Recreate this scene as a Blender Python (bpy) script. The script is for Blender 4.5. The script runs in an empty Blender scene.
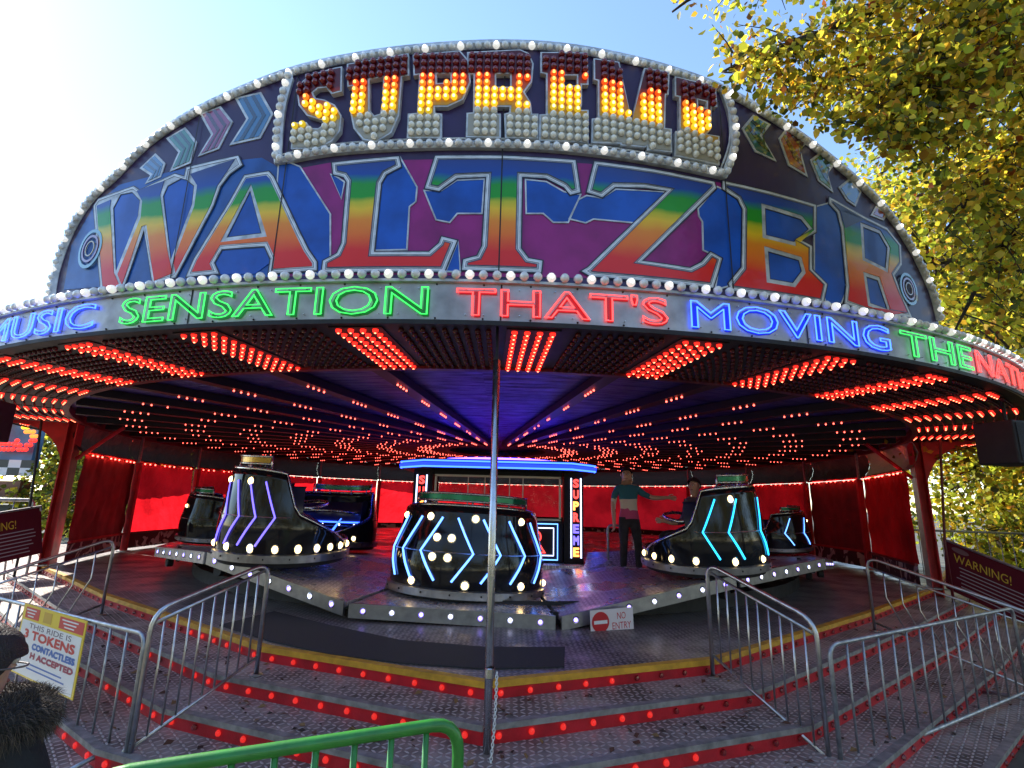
import bpy, bmesh, math, random
import numpy as np
from mathutils import Vector, Matrix
from mathutils.geometry import tessellate_polygon
R_ = math.radians
PI = math.pi
rnd = random.Random(7)
scene = bpy.context.scene
col = scene.collection

# ------------------------------------------------------------------ camera model (calibrated from the photograph)
FPX, PITCH, ROLL, ZC = 520.0, math.atan(118 / 520), 0.024, 1.92
_f = np.array([0, math.cos(PITCH), math.sin(PITCH)]); _r = np.array([1.0, 0, 0]); _u = np.cross(_r, _f)
CR = math.cos(ROLL) * _r + math.sin(ROLL) * _u
CU = -math.sin(ROLL) * _r + math.cos(ROLL) * _u
CF = _f
def ray(x, y): return CF + (x - 512) / FPX * CR - (y - 384) / FPX * CU
def pz(x, y, z):
    d = ray(x, y); return d * ((z - ZC) / d[2]) + np.array([0, 0, ZC])
def atd(x, y, Y):
    d = ray(x, y); return d * (Y / d[1]) + np.array([0, 0, ZC])
CX, CY = -0.33, 13.6          # axis of the round roof
def cyl(x, y, rad, cx=CX, cy=CY):
    d = ray(x, y); a = d[0]**2 + d[1]**2; b = -2 * (d[0] * cx + d[1] * cy); c = cx * cx + cy * cy - rad * rad
    t = (-b - math.sqrt(max(b * b - 4 * a * c, 0))) / 2 / a
    P = d * t
    return math.atan2(P[0] - cx, cy - P[1]), P[2] + ZC
def ringp(th, rad, z, cx=CX, cy=CY): return Vector((cx + rad * math.sin(th), cy - rad * math.cos(th), z))

# ------------------------------------------------------------------ materials
MATS = {}
def mat(name, color=(.5, .5, .5), rough=.5, metal=0.0, emit=None, es=0.0, coat=0.0, noise=0.0, nscale=8.0, bump=0.0, bscale=60.0, spec=.5):
    if name in MATS: return MATS[name]
    m = bpy.data.materials.new(name); m.use_nodes = True; MATS[name] = m
    nt = m.node_tree; b = nt.nodes['Principled BSDF']
    b.inputs['Base Color'].default_value = (*color, 1); b.inputs['Roughness'].default_value = rough
    b.inputs['Metallic'].default_value = metal; b.inputs['Coat Weight'].default_value = coat
    b.inputs['Specular IOR Level'].default_value = spec
    if emit: b.inputs['Emission Color'].default_value = (*emit, 1); b.inputs['Emission Strength'].default_value = es
    if noise or bump:
        tc = nt.nodes.new('ShaderNodeNewGeometry')
        n = nt.nodes.new('ShaderNodeTexNoise'); n.inputs['Scale'].default_value = nscale; n.inputs['Detail'].default_value = 6
        nt.links.new(tc.outputs['Position'], n.inputs['Vector'])
    if noise:
        mx = nt.nodes.new('ShaderNodeMix'); mx.data_type = 'RGBA'
        mr = nt.nodes.new('ShaderNodeMapRange'); mr.inputs[1].default_value = .35; mr.inputs[2].default_value = .7
        nt.links.new(n.outputs['Fac'], mr.inputs[0]); nt.links.new(mr.outputs[0], mx.inputs[0])
        mx.inputs[6].default_value = (*color, 1); mx.inputs[7].default_value = (*[c * (1 - noise) for c in color], 1)
        nt.links.new(mx.outputs[2], b.inputs['Base Color'])
        rr = nt.nodes.new('ShaderNodeMapRange'); rr.inputs[3].default_value = rough; rr.inputs[4].default_value = min(1, rough + .2)
        nt.links.new(n.outputs['Fac'], rr.inputs[0]); nt.links.new(rr.outputs[0], b.inputs['Roughness'])
    if bump:
        n2 = nt.nodes.new('ShaderNodeTexNoise'); n2.inputs['Scale'].default_value = bscale; n2.inputs['Detail'].default_value = 4
        nt.links.new(tc.outputs['Position'], n2.inputs['Vector'])
        bp = nt.nodes.new('ShaderNodeBump'); bp.inputs['Strength'].default_value = bump; bp.inputs['Distance'].default_value = .02
        nt.links.new(n2.outputs['Fac'], bp.inputs['Height']); nt.links.new(bp.outputs[0], b.inputs['Normal'])
    return m
def N(nt, t, **kw):
    n = nt.nodes.new(t)
    for k, v in kw.items(): setattr(n, k, v)
    return n
def math_node(nt, op, a, b=None, c=None):
    n = N(nt, 'ShaderNodeMath', operation=op)
    for i, v in enumerate((a, b, c)):
        if v is None: continue
        if isinstance(v, (int, float)): n.inputs[i].default_value = v
        else: nt.links.new(v, n.inputs[i])
    return n.outputs[0]

def checker_plate(name, base, hi, scale=22.0, rough=.42, dirt=(.06, .045, .045), metal=.75):
    """five-bar style tread plate: small raised lozenges, alternate directions, worn bright on the bars"""
    m = bpy.data.materials.new(name); m.use_nodes = True; MATS[name] = m; nt = m.node_tree; b = nt.nodes['Principled BSDF']
    g = N(nt, 'ShaderNodeNewGeometry'); s = N(nt, 'ShaderNodeSeparateXYZ'); nt.links.new(g.outputs['Position'], s.inputs[0])
    x = math_node(nt, 'MULTIPLY', s.outputs[0], scale); y = math_node(nt, 'MULTIPLY', s.outputs[1], scale)
    par = math_node(nt, 'MODULO', math_node(nt, 'ABSOLUTE', math_node(nt, 'ADD', math_node(nt, 'FLOOR', x), math_node(nt, 'FLOOR', y))), 2.0)
    u = math_node(nt, 'SUBTRACT', math_node(nt, 'FRACT', x), .5); v = math_node(nt, 'SUBTRACT', math_node(nt, 'FRACT', y), .5)
    p = math_node(nt, 'ADD', u, v); q = math_node(nt, 'SUBTRACT', u, v)
    p2 = math_node(nt, 'MULTIPLY', p, p); q2 = math_node(nt, 'MULTIPLY', q, q)
    e1 = math_node(nt, 'ADD', math_node(nt, 'MULTIPLY', p2, 14.0), math_node(nt, 'MULTIPLY', q2, 1.7))
    e2 = math_node(nt, 'ADD', math_node(nt, 'MULTIPLY', q2, 14.0), math_node(nt, 'MULTIPLY', p2, 1.7))
    mixf = N(nt, 'ShaderNodeMix'); mixf.data_type = 'FLOAT'
    nt.links.new(par, mixf.inputs[0]); nt.links.new(e1, mixf.inputs[2]); nt.links.new(e2, mixf.inputs[3])
    h = N(nt, 'ShaderNodeMapRange'); h.interpolation_type = 'SMOOTHSTEP'
    nt.links.new(mixf.outputs[0], h.inputs[0]); h.inputs[1].default_value = .95; h.inputs[2].default_value = .45
    no = N(nt, 'ShaderNodeTexNoise'); no.inputs['Scale'].default_value = 1.6; no.inputs['Detail'].default_value = 8; no.inputs['Roughness'].default_value = .65
    nt.links.new(g.outputs['Position'], no.inputs['Vector'])
    mr = N(nt, 'ShaderNodeMapRange'); mr.inputs[1].default_value = .42; mr.inputs[2].default_value = .62; nt.links.new(no.outputs['Fac'], mr.inputs[0])
    c1 = N(nt, 'ShaderNodeMix'); c1.data_type = 'RGBA'; c1.inputs[6].default_value = (*base, 1); c1.inputs[7].default_value = (*dirt, 1)
    nt.links.new(mr.outputs[0], c1.inputs[0])
    c2 = N(nt, 'ShaderNodeMix'); c2.data_type = 'RGBA'; c2.inputs[7].default_value = (*hi, 1)
    nt.links.new(h.outputs[0], c2.inputs[0]); nt.links.new(c1.outputs[2], c2.inputs[6])
    nt.links.new(c2.outputs[2], b.inputs['Base Color'])
    b.inputs['Metallic'].default_value = metal
    r2 = N(nt, 'ShaderNodeMapRange'); r2.inputs[3].default_value = rough; r2.inputs[4].default_value = rough + .25; nt.links.new(mr.outputs[0], r2.inputs[0])
    nt.links.new(r2.outputs[0], b.inputs['Roughness'])
    bp = N(nt, 'ShaderNodeBump'); bp.inputs['Strength'].default_value = .9; bp.inputs['Distance'].default_value = .006
    nt.links.new(h.outputs[0], bp.inputs['Height']); nt.links.new(bp.outputs[0], b.inputs['Normal'])
    return m
def translucent(name, color, mixf=.6, rough=.5, noise=0.0):
    m = bpy.data.materials.new(name); m.use_nodes = True; MATS[name] = m; nt = m.node_tree
    b = nt.nodes['Principled BSDF']; out = nt.nodes['Material Output']
    b.inputs['Base Color'].default_value = (*color, 1); b.inputs['Roughness'].default_value = rough
    t = N(nt, 'ShaderNodeBsdfTranslucent'); t.inputs['Color'].default_value = (*color, 1)
    mx = N(nt, 'ShaderNodeMixShader'); mx.inputs[0].default_value = mixf
    nt.links.new(b.outputs[0], mx.inputs[1]); nt.links.new(t.outputs[0], mx.inputs[2]); nt.links.new(mx.outputs[0], out.inputs[0])
    g = N(nt, 'ShaderNodeNewGeometry'); no = N(nt, 'ShaderNodeTexNoise'); no.inputs['Scale'].default_value = 3.0; no.inputs['Detail'].default_value = 3
    nt.links.new(g.outputs['Position'], no.inputs['Vector'])
    if noise:
        n2 = N(nt, 'ShaderNodeTexNoise'); n2.inputs['Scale'].default_value = 1.1; n2.inputs['Detail'].default_value = 5; nt.links.new(g.outputs['Position'], n2.inputs['Vector'])
        m2 = N(nt, 'ShaderNodeMix'); m2.data_type = 'RGBA'; m2.inputs[6].default_value = (*color, 1); m2.inputs[7].default_value = (*[c * (1 - noise) for c in color], 1)
        r2 = N(nt, 'ShaderNodeMapRange'); r2.inputs[1].default_value = .4; r2.inputs[2].default_value = .68; nt.links.new(n2.outputs['Fac'], r2.inputs[0]); nt.links.new(r2.outputs[0], m2.inputs[0])
        nt.links.new(m2.outputs[2], b.inputs['Base Color']); nt.links.new(m2.outputs[2], t.inputs['Color'])
    bp = N(nt, 'ShaderNodeBump'); bp.inputs['Strength'].default_value = .8; bp.inputs['Distance'].default_value = .12
    nt.links.new(no.outputs['Fac'], bp.inputs['Height']); nt.links.new(bp.outputs[0], b.inputs['Normal']); nt.links.new(bp.outputs[0], t.inputs['Normal'])
    return m

chrome = mat('chrome', (.62, .62, .63), .16, 1, noise=.25, nscale=14)
steel = mat('steel_tube', (.55, .54, .55), .22, 1, noise=.3, nscale=20)
galv = mat('galvanised', (.42, .43, .45), .38, .9, noise=.4, nscale=18)
redpaint = mat('red_paint', (.56, .012, .022), .35, 0, noise=.4, nscale=5, bump=.15)
darkred = mat('dark_red_paint', (.13, .008, .012), .35, 0, noise=.4, nscale=6)
black = mat('black_gloss', (.012, .012, .015), .07, 0, coat=1)
blackm = mat('black_matt', (.015, .014, .016), .6, noise=.3)
rubber = mat('rubber', (.02, .02, .021), .75, bump=.3, bscale=150)
yellow = mat('yellow_edge', (.66, .33, .02), .5, noise=.4, nscale=9, bump=.2)
tread = checker_plate('step_tread', (.33, .275, .25), (.50, .43, .40), scale=19, metal=.2, dirt=(.11, .08, .07))
deckm = checker_plate('deck_plate', (.21, .175, .165), (.34, .295, .28), scale=19, rough=.36, metal=.4, dirt=(.08, .065, .065))
platem = checker_plate('wheel_plate', (.62, .58, .60), (.74, .7, .72), scale=18, rough=.20, dirt=(.33, .29, .32), metal=.7)
chromep = mat('painted_silver', (.62, .65, .68), .28, .15, noise=.5, nscale=11)
green = mat('green_paint', (.028, .24, .03), .32, 0, noise=.3, nscale=14, coat=.3, bump=.05)
def emis(name, c, s): return mat(name, (c[0] * .6, c[1] * .6, c[2] * .6), .2, 0, emit=c, es=s * .66)
redlamp = emis('red_lamp', (1, .020, .012), 1.3)
redcore = emis('red_lamp_core', (1, .17, .08), 5.5)
redlamp2 = emis('red_lamp_far', (1, .10, .07), 3.6)
reddim = mat('red_lamp_off', (.09, .004, .006), .2, coat=.2)
warml = emis('warm_lamp', (1, .70, .28), 5.0)
whitel = mat('white_bulb_lit', (.78, .76, .72), .12, coat=.5, emit=(1, .97, .9), es=.22)
whitec = emis('white_bulb_core', (1, .98, .92), 2.4)
whiteb = mat('white_bulb', (.78, .76, .72), .12, coat=.5)
neonb = emis('neon_blue', (.03, .10, 1.0), 3.6)
neonlb = emis('neon_light_blue', (.10, .28, 1.0), 2.6)
neonc = emis('neon_cyan', (.02, .50, 1.0), 2.0)
neonv = emis('neon_violet', (.16, .12, 1.0), 1.5)
neong = emis('neon_green', (.05, 1.0, .12), .95)
neonr = emis('neon_red', (1.0, .05, .045), 1.9)
neonw = emis('neon_white', (.55, .65, 1.0), 2.0)
neonor = emis('neon_orange', (1, .25, .05), 3.0)
ledv = emis('led_violet', (.30, .22, 1.0), 3.5)
ledw = emis('led_white', (.62, .66, 1.0), 3.2)
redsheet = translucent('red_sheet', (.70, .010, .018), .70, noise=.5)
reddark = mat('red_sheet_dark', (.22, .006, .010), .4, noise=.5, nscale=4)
drape = translucent('black_drape', (.05, .052, .058), .35)
drapew = translucent('pale_drape', (.5, .5, .47), .6)

# ------------------------------------------------------------------ object helpers
def thing(name, label, cat, loc=(0, 0, 0), rz=0, group=None, kind=None):
    o = bpy.data.objects.new(name, None); col.objects.link(o); o.empty_display_size = .1
    o.location = loc; o.rotation_euler = (0, 0, rz); o['label'] = label; o['category'] = cat
    if group: o['group'] = group
    if kind: o['kind'] = kind
    return o
def tag(o, label, cat, group=None, kind=None):
    if label: o['label'] = label
    if cat: o['category'] = cat
    if group: o['group'] = group
    if kind: o['kind'] = kind
    return o
def rootloc(o):
    v = Vector((0, 0, 0))
    while o is not None: v += Vector(o.location); o = o.parent
    return v
class MB:
    def __init__(s): s.v = []; s.f = []; s.m = []; s.cur = 0
    def add(s, vs, fs):
        b = len(s.v); s.v.extend([tuple(p) for p in vs]); s.f.extend([[i + b for i in f] for f in fs]); s.m.extend([s.cur] * len(fs)); return s
    def box(s, c, size, rz=0, rot=None):
        M = rot if rot is not None else Matrix.Rotation(rz, 3, 'Z')
        hx, hy, hz = size[0] / 2, size[1] / 2, size[2] / 2
        vs = [Vector(c) + M @ Vector((sx * hx, sy * hy, sz * hz)) for sz in (-1, 1) for sx, sy in ((-1, -1), (1, -1), (1, 1), (-1, 1))]
        return s.add(vs, [(0, 3, 2, 1), (4, 5, 6, 7), (0, 1, 5, 4), (1, 2, 6, 5), (2, 3, 7, 6), (3, 0, 4, 7)])
    def tube(s, pts, r, n=8, closed=False, caps=True):
        pts = [Vector(p) for p in pts]; k = len(pts); rr = r if isinstance(r, (list, tuple)) else [r] * k
        vs = []; prev = None
        for i, p in enumerate(pts):
            a = pts[(i - 1) % k] if (i or closed) else p; b = pts[(i + 1) % k] if (i < k - 1 or closed) else p
            t = (b - a)
            t = t.normalized() if t.length > 1e-9 else Vector((0, 0, 1))
            if prev is None:
                ref = Vector((0, 0, 1)) if abs(t.z) < .9 else Vector((1, 0, 0)); x = t.cross(ref).normalized()
            else:
                x = prev - t * prev.dot(t); x = x.normalized() if x.length > 1e-6 else t.orthogonal().normalized()
            prev = x; y = t.cross(x)
            for j in range(n): vs.append(p + (x * math.cos(2 * PI * j / n) + y * math.sin(2 * PI * j / n)) * rr[i])
        fs = []
        for i in range(k if closed else k - 1):
            for j in range(n):
                a, b = i * n, ((i + 1) % k) * n; fs.append((a + j, a + (j + 1) % n, b + (j + 1) % n, b + j))
        if caps and not closed: fs.append(tuple(reversed(range(n)))); fs.append(tuple(range((k - 1) * n, k * n)))
        return s.add(vs, fs)
    def sphere(s, c, r, nu=8, nv=5, sc=(1, 1, 1)):
        vs = [Vector(c) + Vector((0, 0, r * sc[2]))]
        for i in range(1, nv):
            a = PI * i / nv
            for j in range(nu): vs.append(Vector(c) + Vector((r * sc[0] * math.sin(a) * math.cos(2 * PI * j / nu), r * sc[1] * math.sin(a) * math.sin(2 * PI * j / nu), r * sc[2] * math.cos(a))))
        vs.append(Vector(c) - Vector((0, 0, r * sc[2]))); fs = []
        for j in range(nu): fs.append((0, 1 + j, 1 + (j + 1) % nu))
        for i in range(nv - 2):
            for j in range(nu): a = 1 + i * nu; fs.append((a + j, a + nu + j, a + nu + (j + 1) % nu, a + (j + 1) % nu))
        a = 1 + (nv - 2) * nu; e = len(vs) - 1
        for j in range(nu): fs.append((a + j, e, a + (j + 1) % nu))
        return s.add(vs, fs)
    def lathe(s, prof, n=32, c=(0, 0, 0), a0=0, a1=2 * PI):
        full = abs(a1 - a0 - 2 * PI) < 1e-6; k = len(prof); m = n if full else n + 1
        vs = [Vector(c) + Vector((r * math.sin(a0 + (a1 - a0) * j / n), -r * math.cos(a0 + (a1 - a0) * j / n), z)) for j in range(m) for r, z in prof]
        fs = []
        for j in range(n):
            for i in range(k - 1):
                a, b = j * k, ((j + 1) % m) * k; fs.append((a + i, b + i, b + i + 1, a + i + 1))
        return s.add(vs, fs)
    def prism(s, poly, z0, z1):
        n = len(poly); vs = [(p[0], p[1], z0) for p in poly] + [(p[0], p[1], z1) for p in poly]
        return s.add(vs, [tuple(reversed(range(n))), tuple(range(n, 2 * n))] + [(i, (i + 1) % n, n + (i + 1) % n, n + i) for i in range(n)])
    def build(s, name, mats, parent=None, smooth=False, world=False, bevel=0):
        me = bpy.data.meshes.new(name)
        off = rootloc(parent) if (parent is not None and world) else Vector((0, 0, 0))
        me.from_pydata([(p[0] - off.x, p[1] - off.y, p[2] - off.z) for p in s.v], [], s.f)
        for m in (mats if isinstance(mats, (list, tuple)) else [mats]): me.materials.append(m)
        me.polygons.foreach_set('material_index', s.m)
        if smooth: me.polygons.foreach_set('use_smooth', [True] * len(s.f))
        me.update()
        o = bpy.data.objects.new(name, me); col.objects.link(o)
        if parent is not None: o.parent = parent
        if bevel:
            b = o.modifiers.new('bevel', 'BEVEL'); b.width = bevel; b.segments = 2; b.limit_method = 'ANGLE'
        return o
def children(o): return [c for c in col.objects if c.parent == o]
def copy_tree(o, parent=None, kids=None):
    if kids is None:
        kids = {}
        for c in list(col.objects):
            if c.parent: kids.setdefault(c.parent.name, []).append(c)
    c = o.copy(); col.objects.link(c); c.parent = parent
    for ch in kids.get(o.name, []): copy_tree(ch, c, kids)
    return c
_bulbmesh = {}
def bulb_mesh(r, m, nu=8, nv=5, sc=(1, 1, 1)):
    k = (r, m.name, sc)
    if k not in _bulbmesh:
        b = MB().sphere((0, 0, 0), r, nu, nv, sc); o = b.build('light_bulb', m, None, smooth=True); _bulbmesh[k] = o.data
        bpy.data.objects.remove(o)
    return _bulbmesh[k]
def bulb(p, r, m, parent, name='light_bulb', off=None):
    o = bpy.data.objects.new(name, bulb_mesh(r, m)); col.objects.link(o); o.parent = parent
    o.location = Vector(p) - (rootloc(parent) if off is None else off); return o
def bulbs_stuff(ps, r, m, parent, name='bulb_field', nu=6, nv=4):
    b = MB()
    for p in ps: b.sphere(p, r, nu, nv)
    o = b.build(name, m, parent, smooth=True, world=True); o['kind'] = 'stuff'; return o

# ---------- flat artwork bent on the round boards
def sz(px, py, rad): th, z = cyl(px, py, rad); return (th * rad, z)
def area(p): return sum(p[i][0] * p[(i + 1) % len(p)][1] - p[(i + 1) % len(p)][0] * p[i][1] for i in range(len(p))) / 2
def offset(poly, d):
    """grow (d>0) or shrink (d<0)"""
    p = poly if area(poly) > 0 else poly[::-1]; n = len(p); out = []
    for i in range(n):
        a, b, c = Vector(p[i - 1]), Vector(p[i]), Vector(p[(i + 1) % n])
        e1 = (b - a).normalized() if (b - a).length > 1e-9 else Vector((1, 0)); e2 = (c - b).normalized() if (c - b).length > 1e-9 else e1
        n1 = Vector((e1.y, -e1.x)); n2 = Vector((e2.y, -e2.x)); k = max(1 + n1.dot(n2), .45)
        out.append(tuple(b + (n1 + n2) * (d / k)))
    return out
def bent(mb, outer, holes, rad, depth=.012, cx=CX, cy=CY, step=.18):
    """flat polygon with holes in (arc length, height) -> thin raised plate following the round board"""
    loops = [outer if area(outer) > 0 else outer[::-1]] + [h if area(h) < 0 else h[::-1] for h in holes]
    flat = [q for l in loops for q in l]
    tris = tessellate_polygon([[Vector((q[0], q[1], 0)) for q in l] for l in loops])
    bm = bmesh.new(); vs = [bm.verts.new((q[0], q[1], 0)) for q in flat]
    for t in tris:
        try: bm.faces.new([vs[i] for i in t])
        except ValueError: pass
    s0 = min(q[0] for q in flat); s1 = max(q[0] for q in flat); s = s0 + step
    while s < s1:
        bmesh.ops.bisect_plane(bm, geom=bm.verts[:] + bm.edges[:] + bm.faces[:], plane_co=(s, 0, 0), plane_no=(1, 0, 0)); s += step
    bmesh.ops.recalc_face_normals(bm, faces=bm.faces[:])
    bm.verts.index_update(); P = [(v.co.x, v.co.y) for v in bm.verts]; n = len(P)
    F = []
    for f in bm.faces:
        idx = [v.index for v in f.verts]
        F.append(idx if area([P[i] for i in idx]) > 0 else idx[::-1])
    B = [(e.verts[0].index, e.verts[1].index) for e in bm.edges if len(e.link_faces) == 1]
    V = [ringp(q[0] / rad, rad, q[1], cx, cy) for q in P] + [ringp(q[0] / rad, rad - depth, q[1], cx, cy) for q in P]
    F += [(a, b, n + b, n + a) for a, b in B]
    bm.free(); mb.add(V, F); return mb
def text_mesh(body, outline=0.0, res=3, shear=0.0):
    cu = bpy.data.curves.new('txt', 'FONT'); cu.body = body; cu.resolution_u = res; cu.shear = shear
    if outline: cu.fill_mode = 'NONE'; cu.bevel_depth = outline; cu.bevel_resolution = 1
    ob = bpy.data.objects.new('txt', cu); col.objects.link(ob)
    me = bpy.data.meshes.new_from_object(ob)
    V = np.array([v.co[:] for v in me.vertices]); F = [tuple(p.vertices) for p in me.polygons]
    bpy.data.objects.remove(ob); bpy.data.meshes.remove(me); bpy.data.curves.remove(cu)
    return V, F
def fit_text(body, w, h, outline=0.0, centre=True, shear=0.0):
    """text mesh scaled to w x h; outline = neon tube radius in metres"""
    V, F = text_mesh(body, 0, shear=shear); lo = V.min(0); hi = V.max(0)
    sx, sy = w / (hi[0] - lo[0]), h / (hi[1] - lo[1])
    if outline:
        V, F = text_mesh(body, outline / ((sx + sy) / 2), shear=shear)
    V = V.copy(); V[:, 0] = (V[:, 0] - lo[0]) * sx; V[:, 1] = (V[:, 1] - lo[1]) * sy; V[:, 2] *= (sx + sy) / 2
    if centre: V[:, 0] -= w / 2; V[:, 1] -= h / 2
    return V, F
def text_plane(mb, body, c, w, h, ux, uy, outline=0.0, lift=0.0):
    V, F = fit_text(body, w, h, outline); ux = Vector(ux).normalized(); uy = Vector(uy).normalized(); n = ux.cross(uy)
    mb.add([Vector(c) + ux * v[0] + uy * v[1] + n * (v[2] + lift) for v in V], F); return mb

# ------------------------------------------------------------------ ground
g = MB(); NG = 24
g.add([(-400 + 800 * i / NG, -300 + 900 * j / NG, 0) for j in range(NG + 1) for i in range(NG + 1)],
      [(j * (NG + 1) + i, j * (NG + 1) + i + 1, (j + 1) * (NG + 1) + i + 1, (j + 1) * (NG + 1) + i) for j in range(NG) for i in range(NG)])
gm = mat('park_ground', (.10, .095, .07), .9, noise=.55, nscale=1.3, bump=.4, bscale=25)
tag(g.build('ground', gm), 'trodden park ground of tarmac and leaf litter round the ride', None, kind='structure')

# ------------------------------------------------------------------ platform: deck, yellow edge, steps
DZ = .62; RISE = .125; TREAD = .40
front = [(-11.6, 13.4), (-9.6, 11.3), (-8.39, 9.87), (-5.30, 7.28), (-2.15, 5.02), (-.14, 4.23), (1.86, 4.98), (4.81, 7.32), (7.62, 9.75), (8.9, 11.2), (10.9, 13.4)]
backp = [(10.6 * math.cos(a) - .3, 13.4 + 10.6 * math.sin(a)) for a in [PI * k / 14 for k in range(1, 14)]]
plat = thing('ride_platform', 'grey tread plate platform with yellow edged deck and red lit steps', 'ride platform', (-.14, 5.2, 0))
outline = front + backp
d = MB(); n = len(outline)
d.add([(p[0], p[1], DZ) for p in outline], [tuple(range(n))]); d.build('deck_plate', deckm, plat, world=True)
def off_line(pts, dd):
    out = []
    for i, p in enumerate(pts):
        a = Vector(pts[max(i - 1, 0)]); b = Vector(p); c = Vector(pts[min(i + 1, len(pts) - 1)])
        e1 = (b - a).normalized() if i else (c - b).normalized(); e2 = (c - b).normalized() if i < len(pts) - 1 else e1
        n1 = Vector((e1.y, -e1.x)); n2 = Vector((e2.y, -e2.x)); out.append(tuple(b + (n1 + n2) * dd / (1 + n1.dot(n2))))
    return out
def strip(mb, la, za, lb, zb):
    k = len(la); mb.add([(p[0], p[1], za) for p in la] + [(p[0], p[1], zb) for p in lb], [(i, i + 1, k + i + 1, k + i) for i in range(k - 1)]); return mb
# yellow nosing: a top flange and a front face, a few mm proud
y = MB(); a = off_line(front, -.06); b = off_line(front, .012)
strip(y, a, DZ + .004, b, DZ + .004); strip(y, b, DZ + .004, b, DZ - .042); strip(y, b, DZ - .042, off_line(front, -.01), DZ - .042)
y.build('yellow_edge', yellow, plat, world=True)
lampo = mat('red_riser_lamp_on', (.5, .02, .02), .25, emit=(1, .03, .02), es=.24)
lampd = mat('red_riser_lamp_off', (.20, .008, .010), .2, coat=.5)
lamps_pos = []
nose = mat('nosing_metal', (.30, .28, .27), .45, .4, noise=.5, nscale=12, bump=.2, bscale=40)
for k in range(5):
    zt = DZ - RISE * k; la = off_line(front, TREAD * k + (.0 if k == 0 else .0))
    st = thing_parent = None
    rs = MB(); strip(rs, la, zt - (.042 if k == 0 else .035), off_line(front, TREAD * k - .012), zt - RISE)
    stepo = rs.build('step', redpaint, plat, world=True)
    if k < 4:
        lb = off_line(front, TREAD * (k + 1) - .05)
        t = MB(); strip(t, off_line(front, TREAD * k - .02), zt - RISE, lb, zt - RISE); t.build('tread', tread, stepo, world=True)
        nb = MB(); lc = off_line(front, TREAD * (k + 1) + .012)
        strip(nb, lb, zt - RISE + .002, lc, zt - RISE + .002); strip(nb, lc, zt - RISE + .002, lc, zt - RISE - .035); strip(nb, lc, zt - RISE - .035, off_line(front, TREAD * (k + 1) - .02), zt - RISE - .036)
        nb.build('nosing', nose, stepo, world=True)
    # riser lamps
    zl = zt - RISE + .052 if k else zt - .084
    for i in range(len(la) - 1):
        A, B = Vector(la[i]), Vector(la[i + 1]); L = (B - A).length; m = int(L / .23)
        nrm = Vector(((B - A).y, -(B - A).x)).normalized()
        for j in range(m):
            q = A + (B - A) * ((j + .5) / m); lamps_pos.append((Vector((q.x + nrm.x * .003, q.y + nrm.y * .003, zl)), nrm, k, stepo))
# lamp discs: nearest 100 as parts, the rest as one
def disc(mb, c, nrm, r, th=.012, n=14):
    nv = Vector((nrm.x, nrm.y, 0)); t = Vector((-nv.y, nv.x, 0)); zz = Vector((0, 0, 1))
    for rr, dd, in ((r, th),):
        vs = [Vector(c) + (t * math.cos(2 * PI * j / n) + zz * math.sin(2 * PI * j / n)) * r for j in range(n)] + \
             [Vector(c) + nv * th + (t * math.cos(2 * PI * j / n) + zz * math.sin(2 * PI * j / n)) * r * .8 for j in range(n)] + [Vector(c) + nv * th * 1.25]
        mb.add(vs, [(j, (j + 1) % n, n + (j + 1) % n, n + j) for j in range(n)] + [(n + j, n + (j + 1) % n, 2 * n) for j in range(n)])
lamps_pos.sort(key=lambda t: t[0].xy.length)
rest_on, rest_off = MB(), MB(); cnt = 0
for c, nrm, k, par in lamps_pos:
    fade = c.x + .35 * (k - 1)
    lit = -3.4 < c.x < 1.15 + .12 * k and rnd.random() > .06
    if cnt < 98 and c.y < 8:
        m = MB(); disc(m, c, nrm, .022); m.build('riser_lamp', lampo if lit else lampd, par, smooth=False, world=True); cnt += 1
    else: disc(rest_on if lit else rest_off, c, nrm, .022)
rest_off.build('riser_lamp_row', lampd, plat, world=True)['kind'] = 'stuff'
if rest_on.v: rest_on.build('riser_lamp_row', lampo, plat, world=True)['kind'] = 'stuff'

# rubber mats on the deck
def mat_poly(pxs): return [tuple(pz(x, y, DZ)[:2]) for x, y in pxs]
mt = MB(); mt.prism(mat_poly([(219, 626), (274, 612), (330, 626), (400, 641), (486, 648), (565, 648), (564, 668), (486, 670), (400, 664), (330, 655), (270, 642)][::-1]), DZ + .003, DZ + .011)
tag(mt.build('rubber_mat', rubber), 'long dark rubber mat lying along the front of the tread plate deck', 'mat')

# fallen leaves on the steps
def leaf_scatter(n, seed):
    r = random.Random(seed); mb = MB()
    for _ in range(n):
        k = r.choice((0, 1, 1, 2, 2, 3)); i = r.randrange(3, 7)
        la = off_line(front, TREAD * k + r.uniform(.03, .33) ** 1.0); A, B = Vector(la[i]), Vector(la[i + 1]); q = A + (B - A) * r.random()
        z = DZ - RISE * (k + 1) + .006; s = r.uniform(.016, .04); a = r.uniform(0, 6.28)
        u = Vector((math.cos(a), math.sin(a), r.uniform(-.1, .25))) * s; v = Vector((-math.sin(a), math.cos(a), r.uniform(-.1, .3))) * s * .6; c = Vector((q.x, q.y, z))
        mb.cur = r.randrange(3); mb.add([c - u, c - v * .8 + u * .1, c + u, c + v + u * .1 + Vector((0, 0, .008))], [(0, 1, 2), (0, 2, 3)])
    return mb
ls = leaf_scatter(300, 3).build('fallen_leaves', [mat('leaf_brown', (.09, .035, .02), .8), mat('leaf_tan', (.2, .11, .04), .8), mat('leaf_dark', (.035, .02, .015), .8)])
tag(ls, 'dead brown leaves scattered over the steps', None, kind='stuff')

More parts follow.
